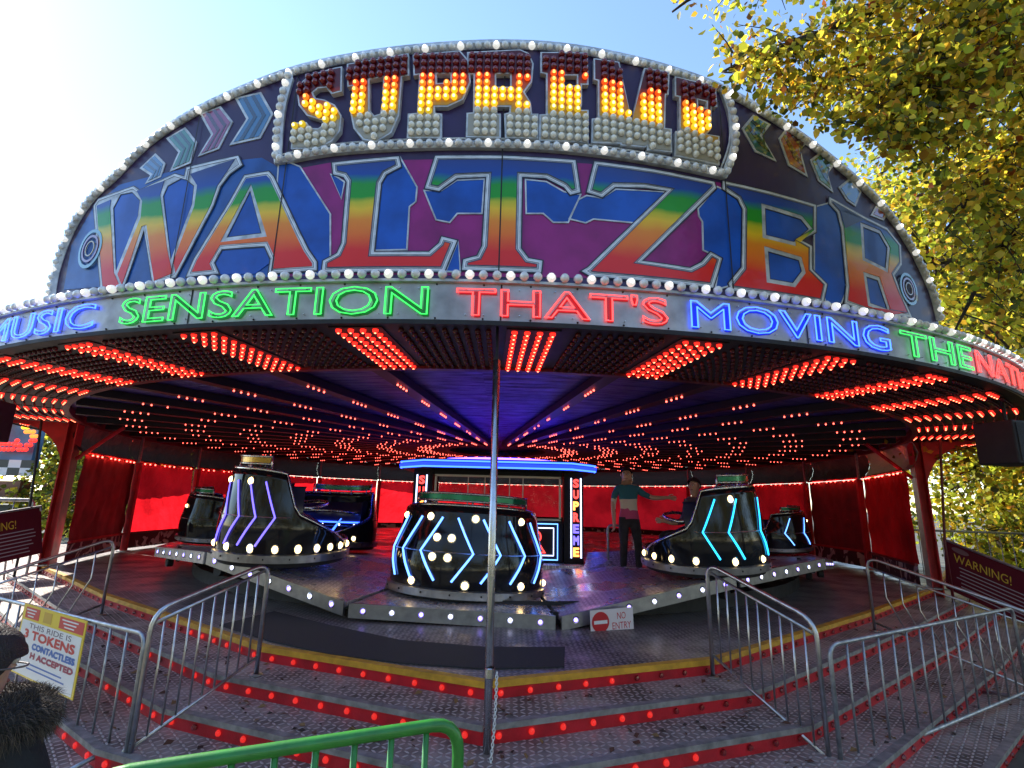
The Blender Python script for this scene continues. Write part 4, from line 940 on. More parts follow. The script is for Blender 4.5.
# neon framed letter box under the window
for k, m in ((0, neonlb), (.07, neonw)):
    mb = MB(); x0, x1, za, zb_ = .32 + k, 1.08 - k, .96 + k, 1.56 - k; mb.tube([(bx + x0, by + yf - .005, za), (bx + x1, by + yf - .005, za), (bx + x1, by + yf - .005, zb_), (bx + x0, by + yf - .005, zb_)], .012, 6, closed=True); mb.build('neon_frame', m, booth, world=True)
mb = MB(); text_plane(mb, 'R', (bx + .72, by + yf - .008, 1.26), .27, .36, (1, 0, 0), (0, 0, 1), .012); mb.build('neon_letter', neonr, booth, world=True)
mb = MB(); mb.box((bx, by + .4, 1.5), (1.6, .4, .06)); mb.box((bx - .5, by + .45, 1.66), (.4, .22, .26)); mb.box((bx + .2, by + .45, 1.60), (.3, .2, .14)); mb.build('counter', mat('counter_brown', (.10, .05, .03), .4), booth, world=True)

# ------------------------------------------------------------------ loose floor bits on the track
mb = MB(); c = Vector((1.75, 9.0, .86)); mb.add([c + Vector(v) for v in ((-.55, -.3, .02), (.3, -.35, .02), (.42, .15, .32), (-.4, .2, .26), (-.55, -.3, 0), (.3, -.35, 0), (.42, .15, .30), (-.4, .2, .24))], [(0, 1, 2, 3), (7, 6, 5, 4), (0, 4, 5, 1), (1, 5, 6, 2), (2, 6, 7, 3), (3, 7, 4, 0)])
tag(mb.build('floor_ramp', platem), 'tilted pale metal floor plate behind the striped shirt operator', 'floor plate')

# ------------------------------------------------------------------ hand rails and barriers
def bend(pts, r, n=5):
    pts = [Vector(p) for p in pts]; out = [pts[0]]
    for i in range(1, len(pts) - 1):
        a, b, c = pts[i - 1], pts[i], pts[i + 1]; r1 = min(r, (a - b).length * .45, (c - b).length * .45); p0 = b + (a - b).normalized() * r1; p1 = b + (c - b).normalized() * r1
        for k in range(n + 1): t = k / n; out.append(p0 * (1 - t) ** 2 + b * 2 * t * (1 - t) + p1 * t * t)
    return out + [pts[-1]]
def stair_rail(name, label, up, low, htop, hmid, hbot, nb, bow=0.0, group=None, lo=None):
    ltop, lmid, lbot = lo or (htop, hmid, hbot)
    """sloping hand rail: up/low = foot points"""
    U, L = Vector(up), Vector(low); t = thing(name, label, 'hand rail', U, 0, group); Z = Vector((0, 0, 1))
    mb = MB(); mb.tube(bend([U, U + Z * htop, L + Z * ltop, L], .14), .0175, 10); mb.build('hand_rail', steel, t, smooth=True, world=True)
    mb = MB(); mb.tube([U + Z * hmid, L + Z * lmid], .012, 8); mb.build('middle_rail', steel, t, smooth=True, world=True)
    mb = MB(); mb.tube([U + Z * hbot, L + Z * lbot], .012, 8); mb.build('lower_rail', steel, t, smooth=True, world=True)
    for i in range(nb):
        f_ = (i + 1) / (nb + 1); q = U + (L - U) * f_; hb_, hm_ = hbot + (lbot - hbot) * f_, hmid + (lmid - hmid) * f_; mb = MB()
        if bow:
            d_ = (L - U); d_.z = 0; d_ = d_.normalized(); mb.tube([q + Z * hb_ + d_ * bow, q + Z * (hb_ + (hm_ - hb_) * .55), q + Z * hm_], .0075, 6)
        else: mb.tube([q + Z * hb_, q + Z * hm_], .0075, 6)
        mb.build('baluster', steel, t, smooth=True, world=True)
    for q in (U, L):
        mb = MB(); mb.lathe([(.05, .0), (.05, .008), (.024, .012)], 12, tuple(q)); mb.build('foot_plate', steel, t, world=True)
    return t
U = pz(256, 675, .5); stair_rail('stair_rail', 'chrome stair rail with upright bars left of centre on the steps', U, (-2.46, 3.90, .12), .87, .82, .14, 9, .0, 'chrome rails on the steps', (1.0, .91, .15))
U2 = pz(713, 677, .5); stair_rail('stair_rail', 'chrome stair rail with upright bars right of centre on the steps', U2, (2.27, 4.10, .12), .93, .86, .18, 9, .0, 'chrome rails on the steps', (1.0, .90, .10))
E1 = pz(875, 631, .5); stair_rail('stair_rail', 'long chrome stair rail running down beside the right red post', E1, (5.55, 5.62, .0), .86, .74, .10, 9, .16, 'chrome rails on the steps')
F1 = pz(101, 615, .5); stair_rail('stair_rail', 'long chrome stair rail running down beside the left red post', F1, (-5.62, 5.35, .0), .88, .78, .12, 8, .16, 'chrome rails on the steps')
def hoop_barrier(name, label, A, B, h, m, nb, r=.0165, cat='barrier', zb=.16, rp=.0085, feet=True, group=None):
    A, B = Vector(A), Vector(B); Z = Vector((0, 0, 1)); d_ = (B - A).normalized(); t = thing(name, label, cat, (A + B) / 2, 0, group)
    mb = MB(); mb.tube(bend([A + Z * zb, A + Z * h, B + Z * h, B + Z * zb], .10) , r, 10, closed=False); mb.tube(bend([A + Z * (zb + .05), A + Z * zb + d_ * .05, B + Z * zb - d_ * .05, B + Z * (zb + .05)], .03), r, 10); mb.build('hoop_frame', m, t, smooth=True, world=True)
    for i in range(nb):
        q = A + (B - A) * ((i + 1) / (nb + 1)); mb = MB(); mb.tube([q + Z * zb, q + Z * h], rp, 6); mb.build('picket', m, t, smooth=True, world=True)
    if feet:
        nrm = Vector((-d_.y, d_.x, 0))
        for q in (A + d_ * .25, B - d_ * .25):
            mb = MB(); mb.tube(bend([q + nrm * .28 + Z * .02, q + Z * (zb - .01), q - nrm * .28 + Z * .02], .1), .016, 8); mb.build('foot', m, t, smooth=True, world=True)
    return t
# left barrier carrying the token sign: corners on the image at (147,632) top right
def at_h(x, y, z): return pz(x, y, z)
cr_ = at_h(146, 634, .97); cl_ = at_h(2, 591, .97); cl_ = Vector(cl_) + (Vector(cl_) - Vector(cr_)) * .45
hoop_barrier('crowd_barrier', 'galvanised crowd barrier with a token sign hung on it', (cl_[0], cl_[1], .02), (cr_[0], cr_[1], .12), .85, galv, 15, zb=.10, group='steel crowd barriers')
dl_ = at_h(829, 645, .97); dr_ = at_h(1012, 608, .97)
hoop_barrier('crowd_barrier', 'galvanised crowd barrier standing across the right hand steps', (dl_[0], dl_[1], .12), (dr_[0], dr_[1], .12), .85, galv, 14, zb=.07, group='steel crowd barriers')
# green barrier close to the camera
ga = Vector((-2.6, 1.62, 0)); gb_ = Vector((-.09, 1.92, 0))
tA = hoop_barrier('green_barrier', 'green painted tubular barrier in front of the steps', (-1.12, 1.60, 0), (-.155, 2.03, 0), 1.17, green, 8, .021, rp=.011)
# far end fences beyond the posts
fa, fb_ = Vector((7.95, 9.2, 0)), Vector((10.6, 7.4, 0))
hoop_barrier('picket_fence', 'dark railing beside the trees beyond the right red post', (8.3, 11.2, 0), (13.5, 9.8, 0), 1.55, galv, 26, .022, 'fence', zb=.2, group='railings beyond the ends of the ride')
hoop_barrier('picket_fence', 'grey railing at the far left beyond the red post', (-8.6, 9.7, 0), (-11.9, 8.3, 0), 1.75, galv, 12, .03, 'fence', zb=1.2, group='railings beyond the ends of the ride')
# tall chrome pole with a chain
pb = Vector((-.10, 3.72, 0)); t = thing('support_pole', 'tall chrome pole standing at the centre of the front steps', 'pole', pb)
top_ = Vector((-.12, 3.74, ZF0 + .02))
mid = pb.lerp(top_, .915)
mb = MB(); mb.tube([pb, mid], .027, 14); mb.build('lower_tube', chrome, t, smooth=True, world=True)
mb = MB(); mb.tube([mid, mid + Vector((0, 0, .02)), top_], [.024, .012, .012], 10); mb.build('upper_rod', blackm, t, smooth=True, world=True)
mb = MB(); mb.lathe([(.09, 0), (.09, .01), (.03, .015)], 16, tuple(pb)); mb.build('foot_plate', steel, t, world=True)
mb = MB(); mb.lathe([(.029, .0), (.034, .005), (.034, .06), (.029, .065)], 14, (pb.x, pb.y, .80)); mb.build('collar', chrome, t, world=True)
ch = MB(); P0 = Vector(atd(497, 672, 3.66)); P1 = Vector(atd(487, 790, 3.58)); nl = 34
for i in range(nl):
    c = P0.lerp(P1, (i + .5) / nl) + Vector((.012 * math.sin(PI * i / nl), -.004 * math.sin(i), 0)); dv_ = (P1 - P0).normalized(); sd_ = dv_.cross(Vector((0, 1, 0)) if i % 2 else Vector((1, .3, 0))).normalized(); ll = (P1 - P0).length / nl * .72
    ch.tube([c + dv_ * ll * math.cos(a) + sd_ * ll * .55 * math.sin(a) for a in np.linspace(0, 2 * PI, 11)[:-1]], .0036, 5, closed=True)
tag(ch.build('chain', mat('white_chain', (.62, .62, .62), .3, .4), smooth=True), 'white chain hanging down the chrome pole', 'chain')

# ------------------------------------------------------------------ signs
whites = mat('sign_white', (.70, .70, .70), .35); redi = mat('sign_red', (.50, .012, .02), .35); bluei = mat('sign_ink_blue', (.012, .11, .40), .35); yeli = mat('sign_yellow', (.70, .50, .02), .35); dark_i = mat('sign_ink_dark', (.05, .02, .06), .4)
# token sign hung on the barrier
d_ = (Vector(cr_) - Vector(cl_)); d_.z = 0; d_.normalize(); nrm = Vector((d_.y, -d_.x, 0))
TL = Vector(atd(27, 603, 1)); 
def on_plane(x, y, P, n_):
    q = Vector(ray(x, y)); o = Vector((0, 0, ZC)); return o + q * ((P - o).dot(n_) / q.dot(n_))
PB = Vector((cr_[0], cr_[1], .7)) + nrm * .035
c4 = [on_plane(x, y, PB, nrm) for x, y in ((26, 603), (88, 621), (72, 674), (8, 660))]
ux = (c4[1] - c4[0]).normalized(); uy = (c4[0] - c4[3]).normalized(); uy = (uy - ux * uy.dot(ux)).normalized(); Wd = (c4[1] - c4[0]).length; Hd = (c4[0] - c4[3]).length * 1.1
cen = c4[0] + ux * Wd / 2 - uy * Hd / 2
ts = thing('token_sign', 'yellow topped white sign about tokens hung on the left barrier', 'sign', cen)
def plate(mb, c, w, h, lift, th=.004):
    n_ = ux.cross(uy); c = c + n_ * lift; vs = [c + ux * sx_ * w / 2 + uy * sy * h / 2 + n_ * z for z in (0, th) for sx_, sy in ((-1, -1), (1, -1), (1, 1), (-1, 1))]
    mb.add(vs, [(0, 3, 2, 1), (4, 5, 6, 7), (0, 1, 5, 4), (1, 2, 6, 5), (2, 3, 7, 6), (3, 0, 4, 7)])
mb = MB(); plate(mb, cen, Wd, Hd, 0, .006); mb.build('board', yeli, ts, world=True)
mb = MB(); plate(mb, cen - uy * Hd * .10, Wd * .95, Hd * .75, .0065, .001); mb.build('white_panel', whites, ts, world=True)
for dx in (-.33, .30):
    mb = MB(); plate(mb, cen + ux * Wd * dx + uy * Hd * .385, Wd * (.24 if dx < 0 else .36), Hd * .16, .0065, .001); rp_ = mb.build('red_panel', redi, ts, world=True)
    mb = MB()
    for k in range(3): plate(mb, cen + ux * Wd * (dx - .02) + uy * Hd * (.43 - .045 * k), Wd * (.17 if dx < 0 else .24) * (1 - .2 * k), Hd * .018, .0082, .0006)
    mb.build('small_print', whites, rp_, world=True)
mb = MB(); plate(mb, cen - ux * Wd * .07 + uy * Hd * .385, Wd * .13, Hd * .15, .0065, .001); mb.build('gold_emblem', mat('gold_emblem', (.5, .30, .02), .4), ts, world=True)
for body, yy, w_, h_, m, xo in (('THIS RIDE IS', .215, .68, .072, dark_i, .0), ('3 TOKENS', .085, .80, .115, redi, .0), ('CONTACTLESS', -.06, .66, .08, bluei, .10), ('H ACCEPTED', -.185, .66, .075, mat('sign_ink_maroon', (.28, .01, .06), .4), .10)):
    mb = MB(); V, F = fit_text(body, w_ * Wd, h_ * Hd); n_ = ux.cross(uy); cc = cen + ux * Wd * xo + uy * Hd * yy
    mb.add([cc + ux * v[0] + uy * v[1] + n_ * .0085 for v in V], F)
    if body != 'THIS RIDE IS':
        for q_, (dx_, dy_) in enumerate(((.007, 0), (.014, .003), (.004, .007), (.012, .007))): mb.add([cc + ux * (v[0] + Wd * dx_) + uy * (v[1] + Wd * dy_) + n_ * (.0087 + q_ * .0002) for v in V], F)
    mb.build('lettering', m, ts, world=True)
mb = MB()
for k, (w_, yy) in enumerate(((.5, -.30), (.6, -.36))): plate(mb, cen + ux * Wd * .05 + uy * Hd * yy, Wd * w_, Hd * .02, .0085, .0006)
mb.build('small_print', bluei, ts, world=True)
# no entry sign hung on the rim of the track
PN = Vector(cyl(610, 622, RW + .07, WX, WY) and (0, 0, 0)); thn, zn = cyl(612, 621, RW + .075, WX, WY); cN = ringp(thn, RW + .075, zn, WX, WY)
ux = Vector((math.cos(thn + .12), math.sin(thn + .12), .035)).normalized(); uy = Vector((0, 0, 1)); uy = (uy - ux * uy.dot(ux)).normalized()
s_px = (Vector(cN) - Vector((0, 0, ZC))).length / FPX * 1.08
ns = thing('no_entry_sign', 'white no entry sign with red disc on the track rim', 'sign', cN); w_, h_ = 40 * s_px, 19 * s_px
mb = MB(); plate(mb, cN, w_, h_, 0, .004); mb.build('board', mat('sign_pinkish_white', (.66, .60, .60), .4), ns, world=True)
n_ = ux.cross(uy); mb = MB(); cc = cN - ux * w_ * .27 + n_ * .0062; mb.add([cc] + [cc + (ux * math.cos(a) + uy * math.sin(a)) * h_ * .42 for a in np.linspace(0, 2 * PI, 33)[:-1]], [(0, i + 1, (i + 1) % 32 + 1) for i in range(32)]); mb.build('red_disc', redi, ns, world=True)
mb = MB(); plate(mb, cN - ux * w_ * .27, h_ * .64, h_ * .14, .008, .001); mb.build('white_bar', whites, ns, world=True)
for body, yy, ww in (('NO', .2, .20), ('ENTRY', -.2, .44)):
    mb = MB(); V, F = fit_text(body, ww * w_, h_ * .28); mb.add([cN + ux * (w_ * .22 + v[0]) + uy * (h_ * yy + v[1]) + n_ * .0055 for v in V], F); mb.build('lettering', redi, ns, world=True)
# warning boards at the two ends
def warning(label, pts, Y0, Y1, mirror=False):
    global ux, uy
    a, b_ = Vector(atd(*pts[0], Y0)), Vector(atd(*pts[1], Y1)); c_, dd = Vector(atd(*pts[2], Y1)), Vector(atd(*pts[3], Y0))
    c_ = b_ + (dd - a)
    t = thing('warning_board', label, 'sign', (a + b_ + c_ + dd) / 4)
    n_ = (b_ - a).cross(dd - a).normalized(); n_ = -n_ if n_.dot(Vector((0, 0, ZC)) - a) < 0 else n_
    mb = MB(); mb.add([a, b_, c_, dd] + [q - n_ * .02 for q in (a, b_, c_, dd)], [(0, 1, 2, 3), (7, 6, 5, 4), (0, 4, 5, 1), (1, 5, 6, 2), (2, 6, 7, 3), (3, 7, 4, 0)]); mb.build('board', mat('warning_maroon', (.10, .006, .014), .6, spec=.2), t, world=True)
    V, F = fit_text('WARNING!', 1, 1, centre=False); u0, u1, v0, v1 = (.10, .66, .20, .37)
    bil = lambda u, v: (a * (1 - u) + b_ * u) * (1 - v) + (dd * (1 - u) + c_ * u) * v + n_ * .004
    mb = MB(); mb.add([bil(u0 + (u1 - u0) * q[0], v1 - (v1 - v0) * q[1]) for q in V], F); mb.build('lettering', mat('warning_yellow', (.62, .42, .02), .4), t, world=True)
    mb = MB(); r_ = random.Random(5)
    for k in range(7):
        v = .44 + .075 * k; u = .12 + r_.random() * .05; e_ = .8 + r_.random() * .12; mb.add([bil(u, v), bil(e_, v), bil(e_, v + .02), bil(u, v + .02)], [(0, 1, 2, 3)])
    mb.build('small_print', mat('warning_print', (.35, .30, .32), .5), t, world=True)
    mb = MB(); mb.add([bil(.5 + .5 * 0 + .09 * math.cos(x) - .38 + .05, .11 + .055 * math.sin(x)) for x in np.linspace(0, 2 * PI, 17)[:-1]], [tuple(range(16))]); mb.build('emblem', mat('warning_emblem', (.16, .08, .09), .5), t, world=True)
    mb = MB(); Z = Vector((0, 0, .012)); mb.tube([a + Z, b_ + Z], .02, 8); mb.tube([a + Z, Vector((a.x, a.y, 0))], .02, 8); mb.tube([b_ + Z, Vector((b_.x, b_.y, 0))], .02, 8); mb.build('frame', galv, t, world=True)
warning('maroon warning board beside the right end of the steps', [(944, 540), (1050, 582), (1050, 640), (946, 588)], 9.3, 8.2)
warning('maroon warning board beside the left end of the steps', [(-40, 520), (41, 507), (36, 552), (-40, 572)], 8.4, 9.4)
# loudspeakers hung from the roof
for px, py, Y, nm in ((1010, 444, 5.9, 'black loudspeaker hung under the roof edge at the right'), (-22, 420, 6.2, 'black loudspeaker hung under the roof edge at the left')):
    c = Vector(atd(px, py, Y)); t = thing('loudspeaker', nm, 'speaker', c)
    mb = MB(); mb.box(c, (.5, .40, .48), rz=.3); mb.build('cabinet', blackm, t, world=True, bevel=.02)
    mb = MB(); M = Matrix.Rotation(.3, 3, 'Z'); mb.box(c + M @ Vector((0, -.205, 0)), (.44, .012, .42), rz=.3); mb.build('grille', mat('speaker_mesh', (.02, .02, .022), .8, bump=.6, bscale=300), t, world=True)
    mb = MB(); mb.tube([c + Vector((0, 0, .22)), c + Vector((0, 0, ZF0 + .02 - c.z))], .02, 6); mb.build('bracket', blackm, t, world=True)
# hanging thin cords at the post ends
for px0, py0, px1, py1, Y, nm in ((43, 410, 30, 505, 9.3, 'thin dark stay wire beside the left red post'), (940, 440, 945, 545, 9.0, 'thin red stay beside the right red post')):
    a, b_ = Vector(atd(px0, py0, Y)), Vector(atd(px1, py1, Y)); mb = MB(); mb.tube([Vector((a.x, a.y, ZF0)), a, b_, Vector((b_.x, b_.y, .2))], .02, 6); tag(mb.build('stay_pole', darkred if px0 > 500 else blackm, smooth=True), nm, 'stay')

# ------------------------------------------------------------------ neighbouring ride seen past the left post
nr = thing('neighbour_ride', 'another fairground ride with bulb letters and chequered edge at far left', 'fairground ride', (-17.5, 17.0, 0))
def npt(x, y, lift=0): q = atd(x, y, 17.0 - lift); return Vector(q)
mb = MB(); mb.box((-18.8, 17.25, 3.9), (6.5, .3, 3.0)); mb.build('sign_panel', mat('neighbour_blue', (.05, .16, .32), .3, noise=.5, nscale=2), nr, world=True)
ckm, ckw = mat('check_black', (.02, .02, .02), .4), mat('check_white', (.7, .7, .68), .4)
for z_c, h_c in ((5.2, .4), (2.75, .25)):
    mb = MB()
    for i in range(16):
        for j in range(2): mb.cur = (i + j) % 2; mb.box((-15.6 - i * .4, 17.06, z_c - j * h_c), (.4, .05, h_c))
    mb.build('chequer_band', [ckm, ckw], nr, world=True)
bits = [("  XXXX", " XX  X", " XX   ", "  XXX ", "    XX", "X   XX", "XX XX ", " XXX  "), ("XX    ", "XX    ", "XX    ", "XX    ", "XX    ", "XX    ", "XXXXXX", "XXXXXX")]
for (rows, cx_, cy_, s) in ((bits[0], 27, 434, 4.4), (bits[1], 5, 431, 5.2)):
    ps = {0: [], 1: [], 2: []}; 
    for j, rw in enumerate(rows):
        for i, c in enumerate(rw):
            if c == 'X': ps[0 if j < 3 else 1 if j < 5 else 2].append(npt(cx_ + (i - 2.5) * s * .8 - (j - 4) * 1.0, cy_ + (j - 3.5) * s, .15))
    for k, m in ((0, mat('bulb_far_yellow', (.5, .3, .02), .3, emit=(1, .5, .03), es=.9)), (1, mat('bulb_far_orange', (.5, .1, .02), .3, emit=(1, .22, .03), es=.9)), (2, mat('bulb_far_red', (.5, .02, .02), .3, emit=(1, .03, .02), es=.9))):
        bulbs_stuff(ps[k], .068, m, nr, 'bulb_field', 8, 5)
mb = MB(); mb.box((-18.8, 17.1, 1.95), (6.5, .4, .5)); mb.build('counter_board', mat('neighbour_rust', (.25, .09, .04), .5, noise=.7, nscale=3), nr, world=True)
mb = MB(); mb.box((-18.8, 17.05, 1.55), (6.5, .3, .10)); mb.build('yellow_strip', mat('neighbour_yellow', (.65, .42, .03), .4), nr, world=True)
mb = MB(); mb.box((-18.8, 17.3, .75), (6.5, .3, 1.4)); mb.build('base_board', mat('neighbour_base', (.05, .06, .05), .6), nr, world=True)
mb = MB(); mb.box((-18.8, 18.5, 5.6), (6.7, 3, .2)); mb.build('roof', mat('neighbour_roof', (.05, .05, .06), .6), nr, world=True)
# ------------------------------------------------------------------ people
skin_l = mat('skin', (.58, .34, .24), .5); hair_m = mat('hair_dark', (.018, .012, .010), .55, bump=.5, bscale=180)
def skin_body(name, verts, edges, radii, mats, pick, parent, sub=2, extra=None):
    me = bpy.data.meshes.new(name); me.from_pydata([tuple(v) for v in verts], edges, []); o = bpy.data.objects.new(name, me); col.objects.link(o)
    m = o.modifiers.new('skin', 'SKIN'); m.use_smooth_shade = True
    sv = me.skin_vertices[0].data
    for i, r in enumerate(radii):
        sv[i].radius = (r, r) if not isinstance(r, tuple) else r; sv[i].use_root = (i == 0)
    s = o.modifiers.new('sub', 'SUBSURF'); s.levels = sub; s.render_levels = sub
    bpy.context.view_layer.update(); dg = bpy.context.evaluated_depsgraph_get()
    nm = bpy.data.meshes.new_from_object(o.evaluated_get(dg)); bpy.data.objects.remove(o); bpy.data.meshes.remove(me)
    nm.materials.clear()
    for k in mats: nm.materials.append(k)
    for p in nm.polygons: p.material_index = pick(p.center); p.use_smooth = True
    nm.name = name; ob = bpy.data.objects.new(name, nm); col.objects.link(ob); ob.parent = parent; return ob
class Sk:
    def __init__(s): s.v = []; s.e = []; s.r = []
    def pt(s, p, r, frm=None):
        s.v.append(Vector(p)); s.r.append(r)
        if frm is not None: s.e.append((frm, len(s.v) - 1))
        return len(s.v) - 1
    def chain(s, frm, pts): 
        for p, r in pts: frm = s.pt(p, r, frm)
        return frm
    def hand(s, wrist, d, side, k=1.0):
        """palm and five bent fingers beyond the wrist; d = direction, side = thumb side"""
        d = Vector(d).normalized(); t = Vector(side); t = (t - d * t.dot(d)).normalized(); n = d.cross(t); w = s.v[wrist]
        pm = s.pt(w + d * .05 * k, (.034 * k, .020 * k), wrist)
        for j, L in enumerate((.070, .080, .074, .058)):
            b = w + d * .092 * k + t * (.030 - .020 * j) * k; a = s.pt(b, .0098 * k, pm); b1 = s.pt(b + (d * .85 + n * .35) * L * .5 * k, .0090 * k, a); s.pt(b + (d * .85 + n * .35) * L * .5 * k + (d * .55 + n * .8) * L * .45 * k, .0078 * k, b1)
        a = s.pt(w + d * .035 * k + t * .040 * k, .012 * k, pm); b = s.pt(w + d * .065 * k + t * .058 * k + n * .012, .0105 * k, a); s.pt(w + d * .092 * k + t * .060 * k + n * .026, .009 * k, b)
def head_bits(c, f, r, parent, body, hair=True, beard=False):
    """eyes, brows, mouth, ears (one small mesh) and the hair; f = facing direction"""
    f = Vector(f).normalized(); x = Vector((0, 0, 1)).cross(f).normalized() * -1; z = Vector((0, 0, 1)); mb = MB()
    for sx_ in (-1, 1):
        mb.cur = 0; mb.sphere(c + f * r * .86 + x * sx_ * r * .36 + z * r * .10, r * .13, 8, 6)
        mb.cur = 1; mb.sphere(c + f * r * .97 + x * sx_ * r * .36 + z * r * .10, r * .065, 6, 5)
        mb.cur = 1; mb.tube([c + f * r * .95 + x * sx_ * r * .2 + z * r * .30, c + f * r * .88 + x * sx_ * r * .52 + z * r * .30], r * .05, 5)
        mb.cur = 2; mb.sphere(c + x * sx_ * r * .90 - f * r * .05 + z * r * .02, r * .24, 8, 6, (.45, .8, 1.1))
    mb.cur = 2; mb.tube([c + f * r * .93 + z * r * .18, c + f * r * 1.14 - z * r * .20, c + f * r * .98 - z * r * .27], [r * .07, r * .13, r * .11], 8)
    mb.cur = 3; mb.tube([c + f * r * .86 - x * r * .26 - z * r * .55, c + f * r * .95 - z * r * .56, c + f * r * .86 + x * r * .26 - z * r * .55], r * .06, 6)
    mb.build('face', [mat('eye_white', (.7, .68, .65), .3), hair_m, skin_l, mat('lips', (.33, .11, .09), .5)], body, smooth=True)
    if hair:
        mb = MB(); nu, nv = 22, 10; vs = []; r_ = random.Random(4)
        for i in range(nv + 1):
            for j in range(nu):
                a = 2 * PI * j / nu; back = -math.cos(a); lim = 1.25 + .75 * max(0, back) - .28 * max(0, -back); th = lim * i / nv
                rr = r * (1.12 + .05 * r_.random()); v = f * math.cos(a) * math.sin(th) * 1.02 + x * math.sin(a) * math.sin(th) * .92 + z * math.cos(th) * 1.12; vs.append(c + v * rr + z * r * .05)
        fs = [(i * nu + j, i * nu + (j + 1) % nu, (i + 1) * nu + (j + 1) % nu, (i + 1) * nu + j) for i in range(nv) for j in range(nu)]
        mb.add(vs, fs); mb.build('hair', hair_m, parent, smooth=True)
# --- ride operator, standing, one arm along the car, striped tee
op_p = atd(632, 579, 8.55); opz = op_p[2] + .02
op = thing('person', 'man in a teal, cream and pink striped tee shirt standing beside the cyan lit car', 'person', (op_p[0] - .02, 8.55, opz))
k = Sk(); H = 1.68
pel = k.pt((0, 0, .90), (.145, .10)); ab = k.pt((0, .0, 1.05), (.135, .095), pel); chs = k.pt((-.01, .0, 1.24), (.165, .105), ab); up_ = k.pt((-.01, 0, 1.36), (.13, .085), chs); nk = k.pt((-.02, -.01, 1.43), .056, up_); hd0 = k.pt((-.03, -.03, 1.50), (.075, .082), nk); hd1 = k.pt((-.035, -.035, 1.585), (.084, .096), hd0); k.pt((-.035, -.03, 1.655), (.062, .070), hd1)
sl = k.chain(up_, [((-.17, 0, 1.35), .066), ((-.225, .0, 1.27), .058), ((-.245, .03, 1.09), .043), ((-.25, -.03, .93), .036), ((-.255, -.07, .83), .027)]); k.hand(sl, (-.05, -.2, -1), (.2, -1, 0))
sr = k.chain(up_, [((.15, 0, 1.35), .066), ((.21, -.02, 1.29), .056), ((.36, -.06, 1.22), .043), ((.50, -.10, 1.22), .036), ((.58, -.12, 1.23), .027)]); k.hand(sr, (1, -.15, -.05), (0, -.3, 1))
ll = k.chain(pel, [((-.09, 0, .83), .098), ((-.10, -.03, .50), .066), ((-.10, .02, .28), .060), ((-.10, .03, .09), .047)]); k.chain(ll, [((-.10, -.04, .045), .042), ((-.105, -.15, .035), .035)])
lr = k.chain(pel, [((.09, 0, .83), .098), ((.11, -.09, .50), .066), ((.12, -.06, .28), .060), ((.13, -.02, .09), .047)]); k.chain(lr, [((.135, -.09, .045), .042), ((.15, -.20, .035), .035)])
tee = [mat('tee_teal', (.03, .15, .20), .8), mat('tee_cream', (.72, .64, .52), .8), mat('tee_pink', (.62, .08, .20), .8)]; jeans = mat('trousers_dark', (.045, .04, .045), .8, noise=.4); shoe = mat('trainer_white', (.55, .5, .5), .5)
def pick_op(c):
    if c.z > 1.415: return 0
    if c.x < -.235 and c.z < 1.16 or c.x > .32: return 0
    if c.z > 1.20: return 1
    if c.z > 1.035: return 2
    if c.z > .90 and abs(c.x) < .2: return 3
    if c.z < .075: return 5
    return 4 if abs(c.x) < .22 else 0
b_ = skin_body('body', k.v, k.e, k.r, [skin_l] + tee + [jeans, shoe], pick_op, op)
head_bits(Vector((-.035, -.035, 1.575)), (-.25, -1, -.05), .098, op, b_)
mb = MB(); mb.tube([(.02, .42, .06), (.02, .42, 1.0), (-.22, .42, 1.0), (-.22, .42, .06)], .018, 8)
# rail behind the operator
rl = Vector((op_p[0] - .02, 8.55, .86)); tt = thing('grab_rail', 'pale upright grab rail just behind the striped shirt operator', 'rail', (rl.x - .15, 8.95, .86))
mb = MB(); mb.tube(bend([(-.12, 0, 0), (-.12, 0, .72), (.10, 0, .72), (.10, 0, 0)], .08), .020, 8); mb.build('tube', galv, tt, smooth=True)
mb = MB(); mb.lathe([(.05, 0), (.05, .01), (.02, .014)], 12, (-.12, 0, 0)); mb.build('foot_plate', galv, tt)
# --- rider seated in the right car
cl = Vector(carR.location); rp = cl + Vector((-.02, .20, -.06))
rd = thing('person', 'rider in a dark top sitting in the cyan lit car at the right', 'person', rp)
k = Sk(); pel = k.pt((0, 0, .50), (.14, .11)); ab = k.pt((.03, .03, .66), (.125, .095), pel); chs = k.pt((.04, .05, .86), (.155, .10), ab); up_ = k.pt((.04, .05, .98), (.12, .08), chs); nk = k.pt((.03, .03, 1.05), .05, up_); h0 = k.pt((.015, .01, 1.12), (.070, .078), nk); h1 = k.pt((.01, 0, 1.20), (.080, .092), h0); k.pt((.01, .0, 1.27), (.058, .066), h1)
a_ = k.chain(up_, [((-.10, -.05, .97), .060), ((-.15, -.09, .88), .05), ((-.20, -.16, .70), .040), ((-.36, -.14, .68), .033), ((-.43, -.12, .70), .025)]); k.hand(a_, (-1, .1, .1), (0, 0, 1))
a_ = k.chain(up_, [((.0, .20, .97), .060), ((-.02, .25, .88), .05), ((-.10, .28, .70), .040), ((-.27, .22, .67), .033), ((-.35, .19, .69), .025)]); k.hand(a_, (-1, -.1, .1), (0, 0, 1))
k.chain(pel, [((-.06, -.09, .50), .09), ((-.42, -.12, .52), .065), ((-.46, -.12, .28), .055), ((-.48, -.12, .10), .045), ((-.58, -.12, .07), .036)])
k.chain(pel, [((-.06, .09, .50), .09), ((-.42, .12, .52), .065), ((-.46, .12, .28), .055), ((-.48, .12, .10), .045), ((-.58, .12, .07), .036)])
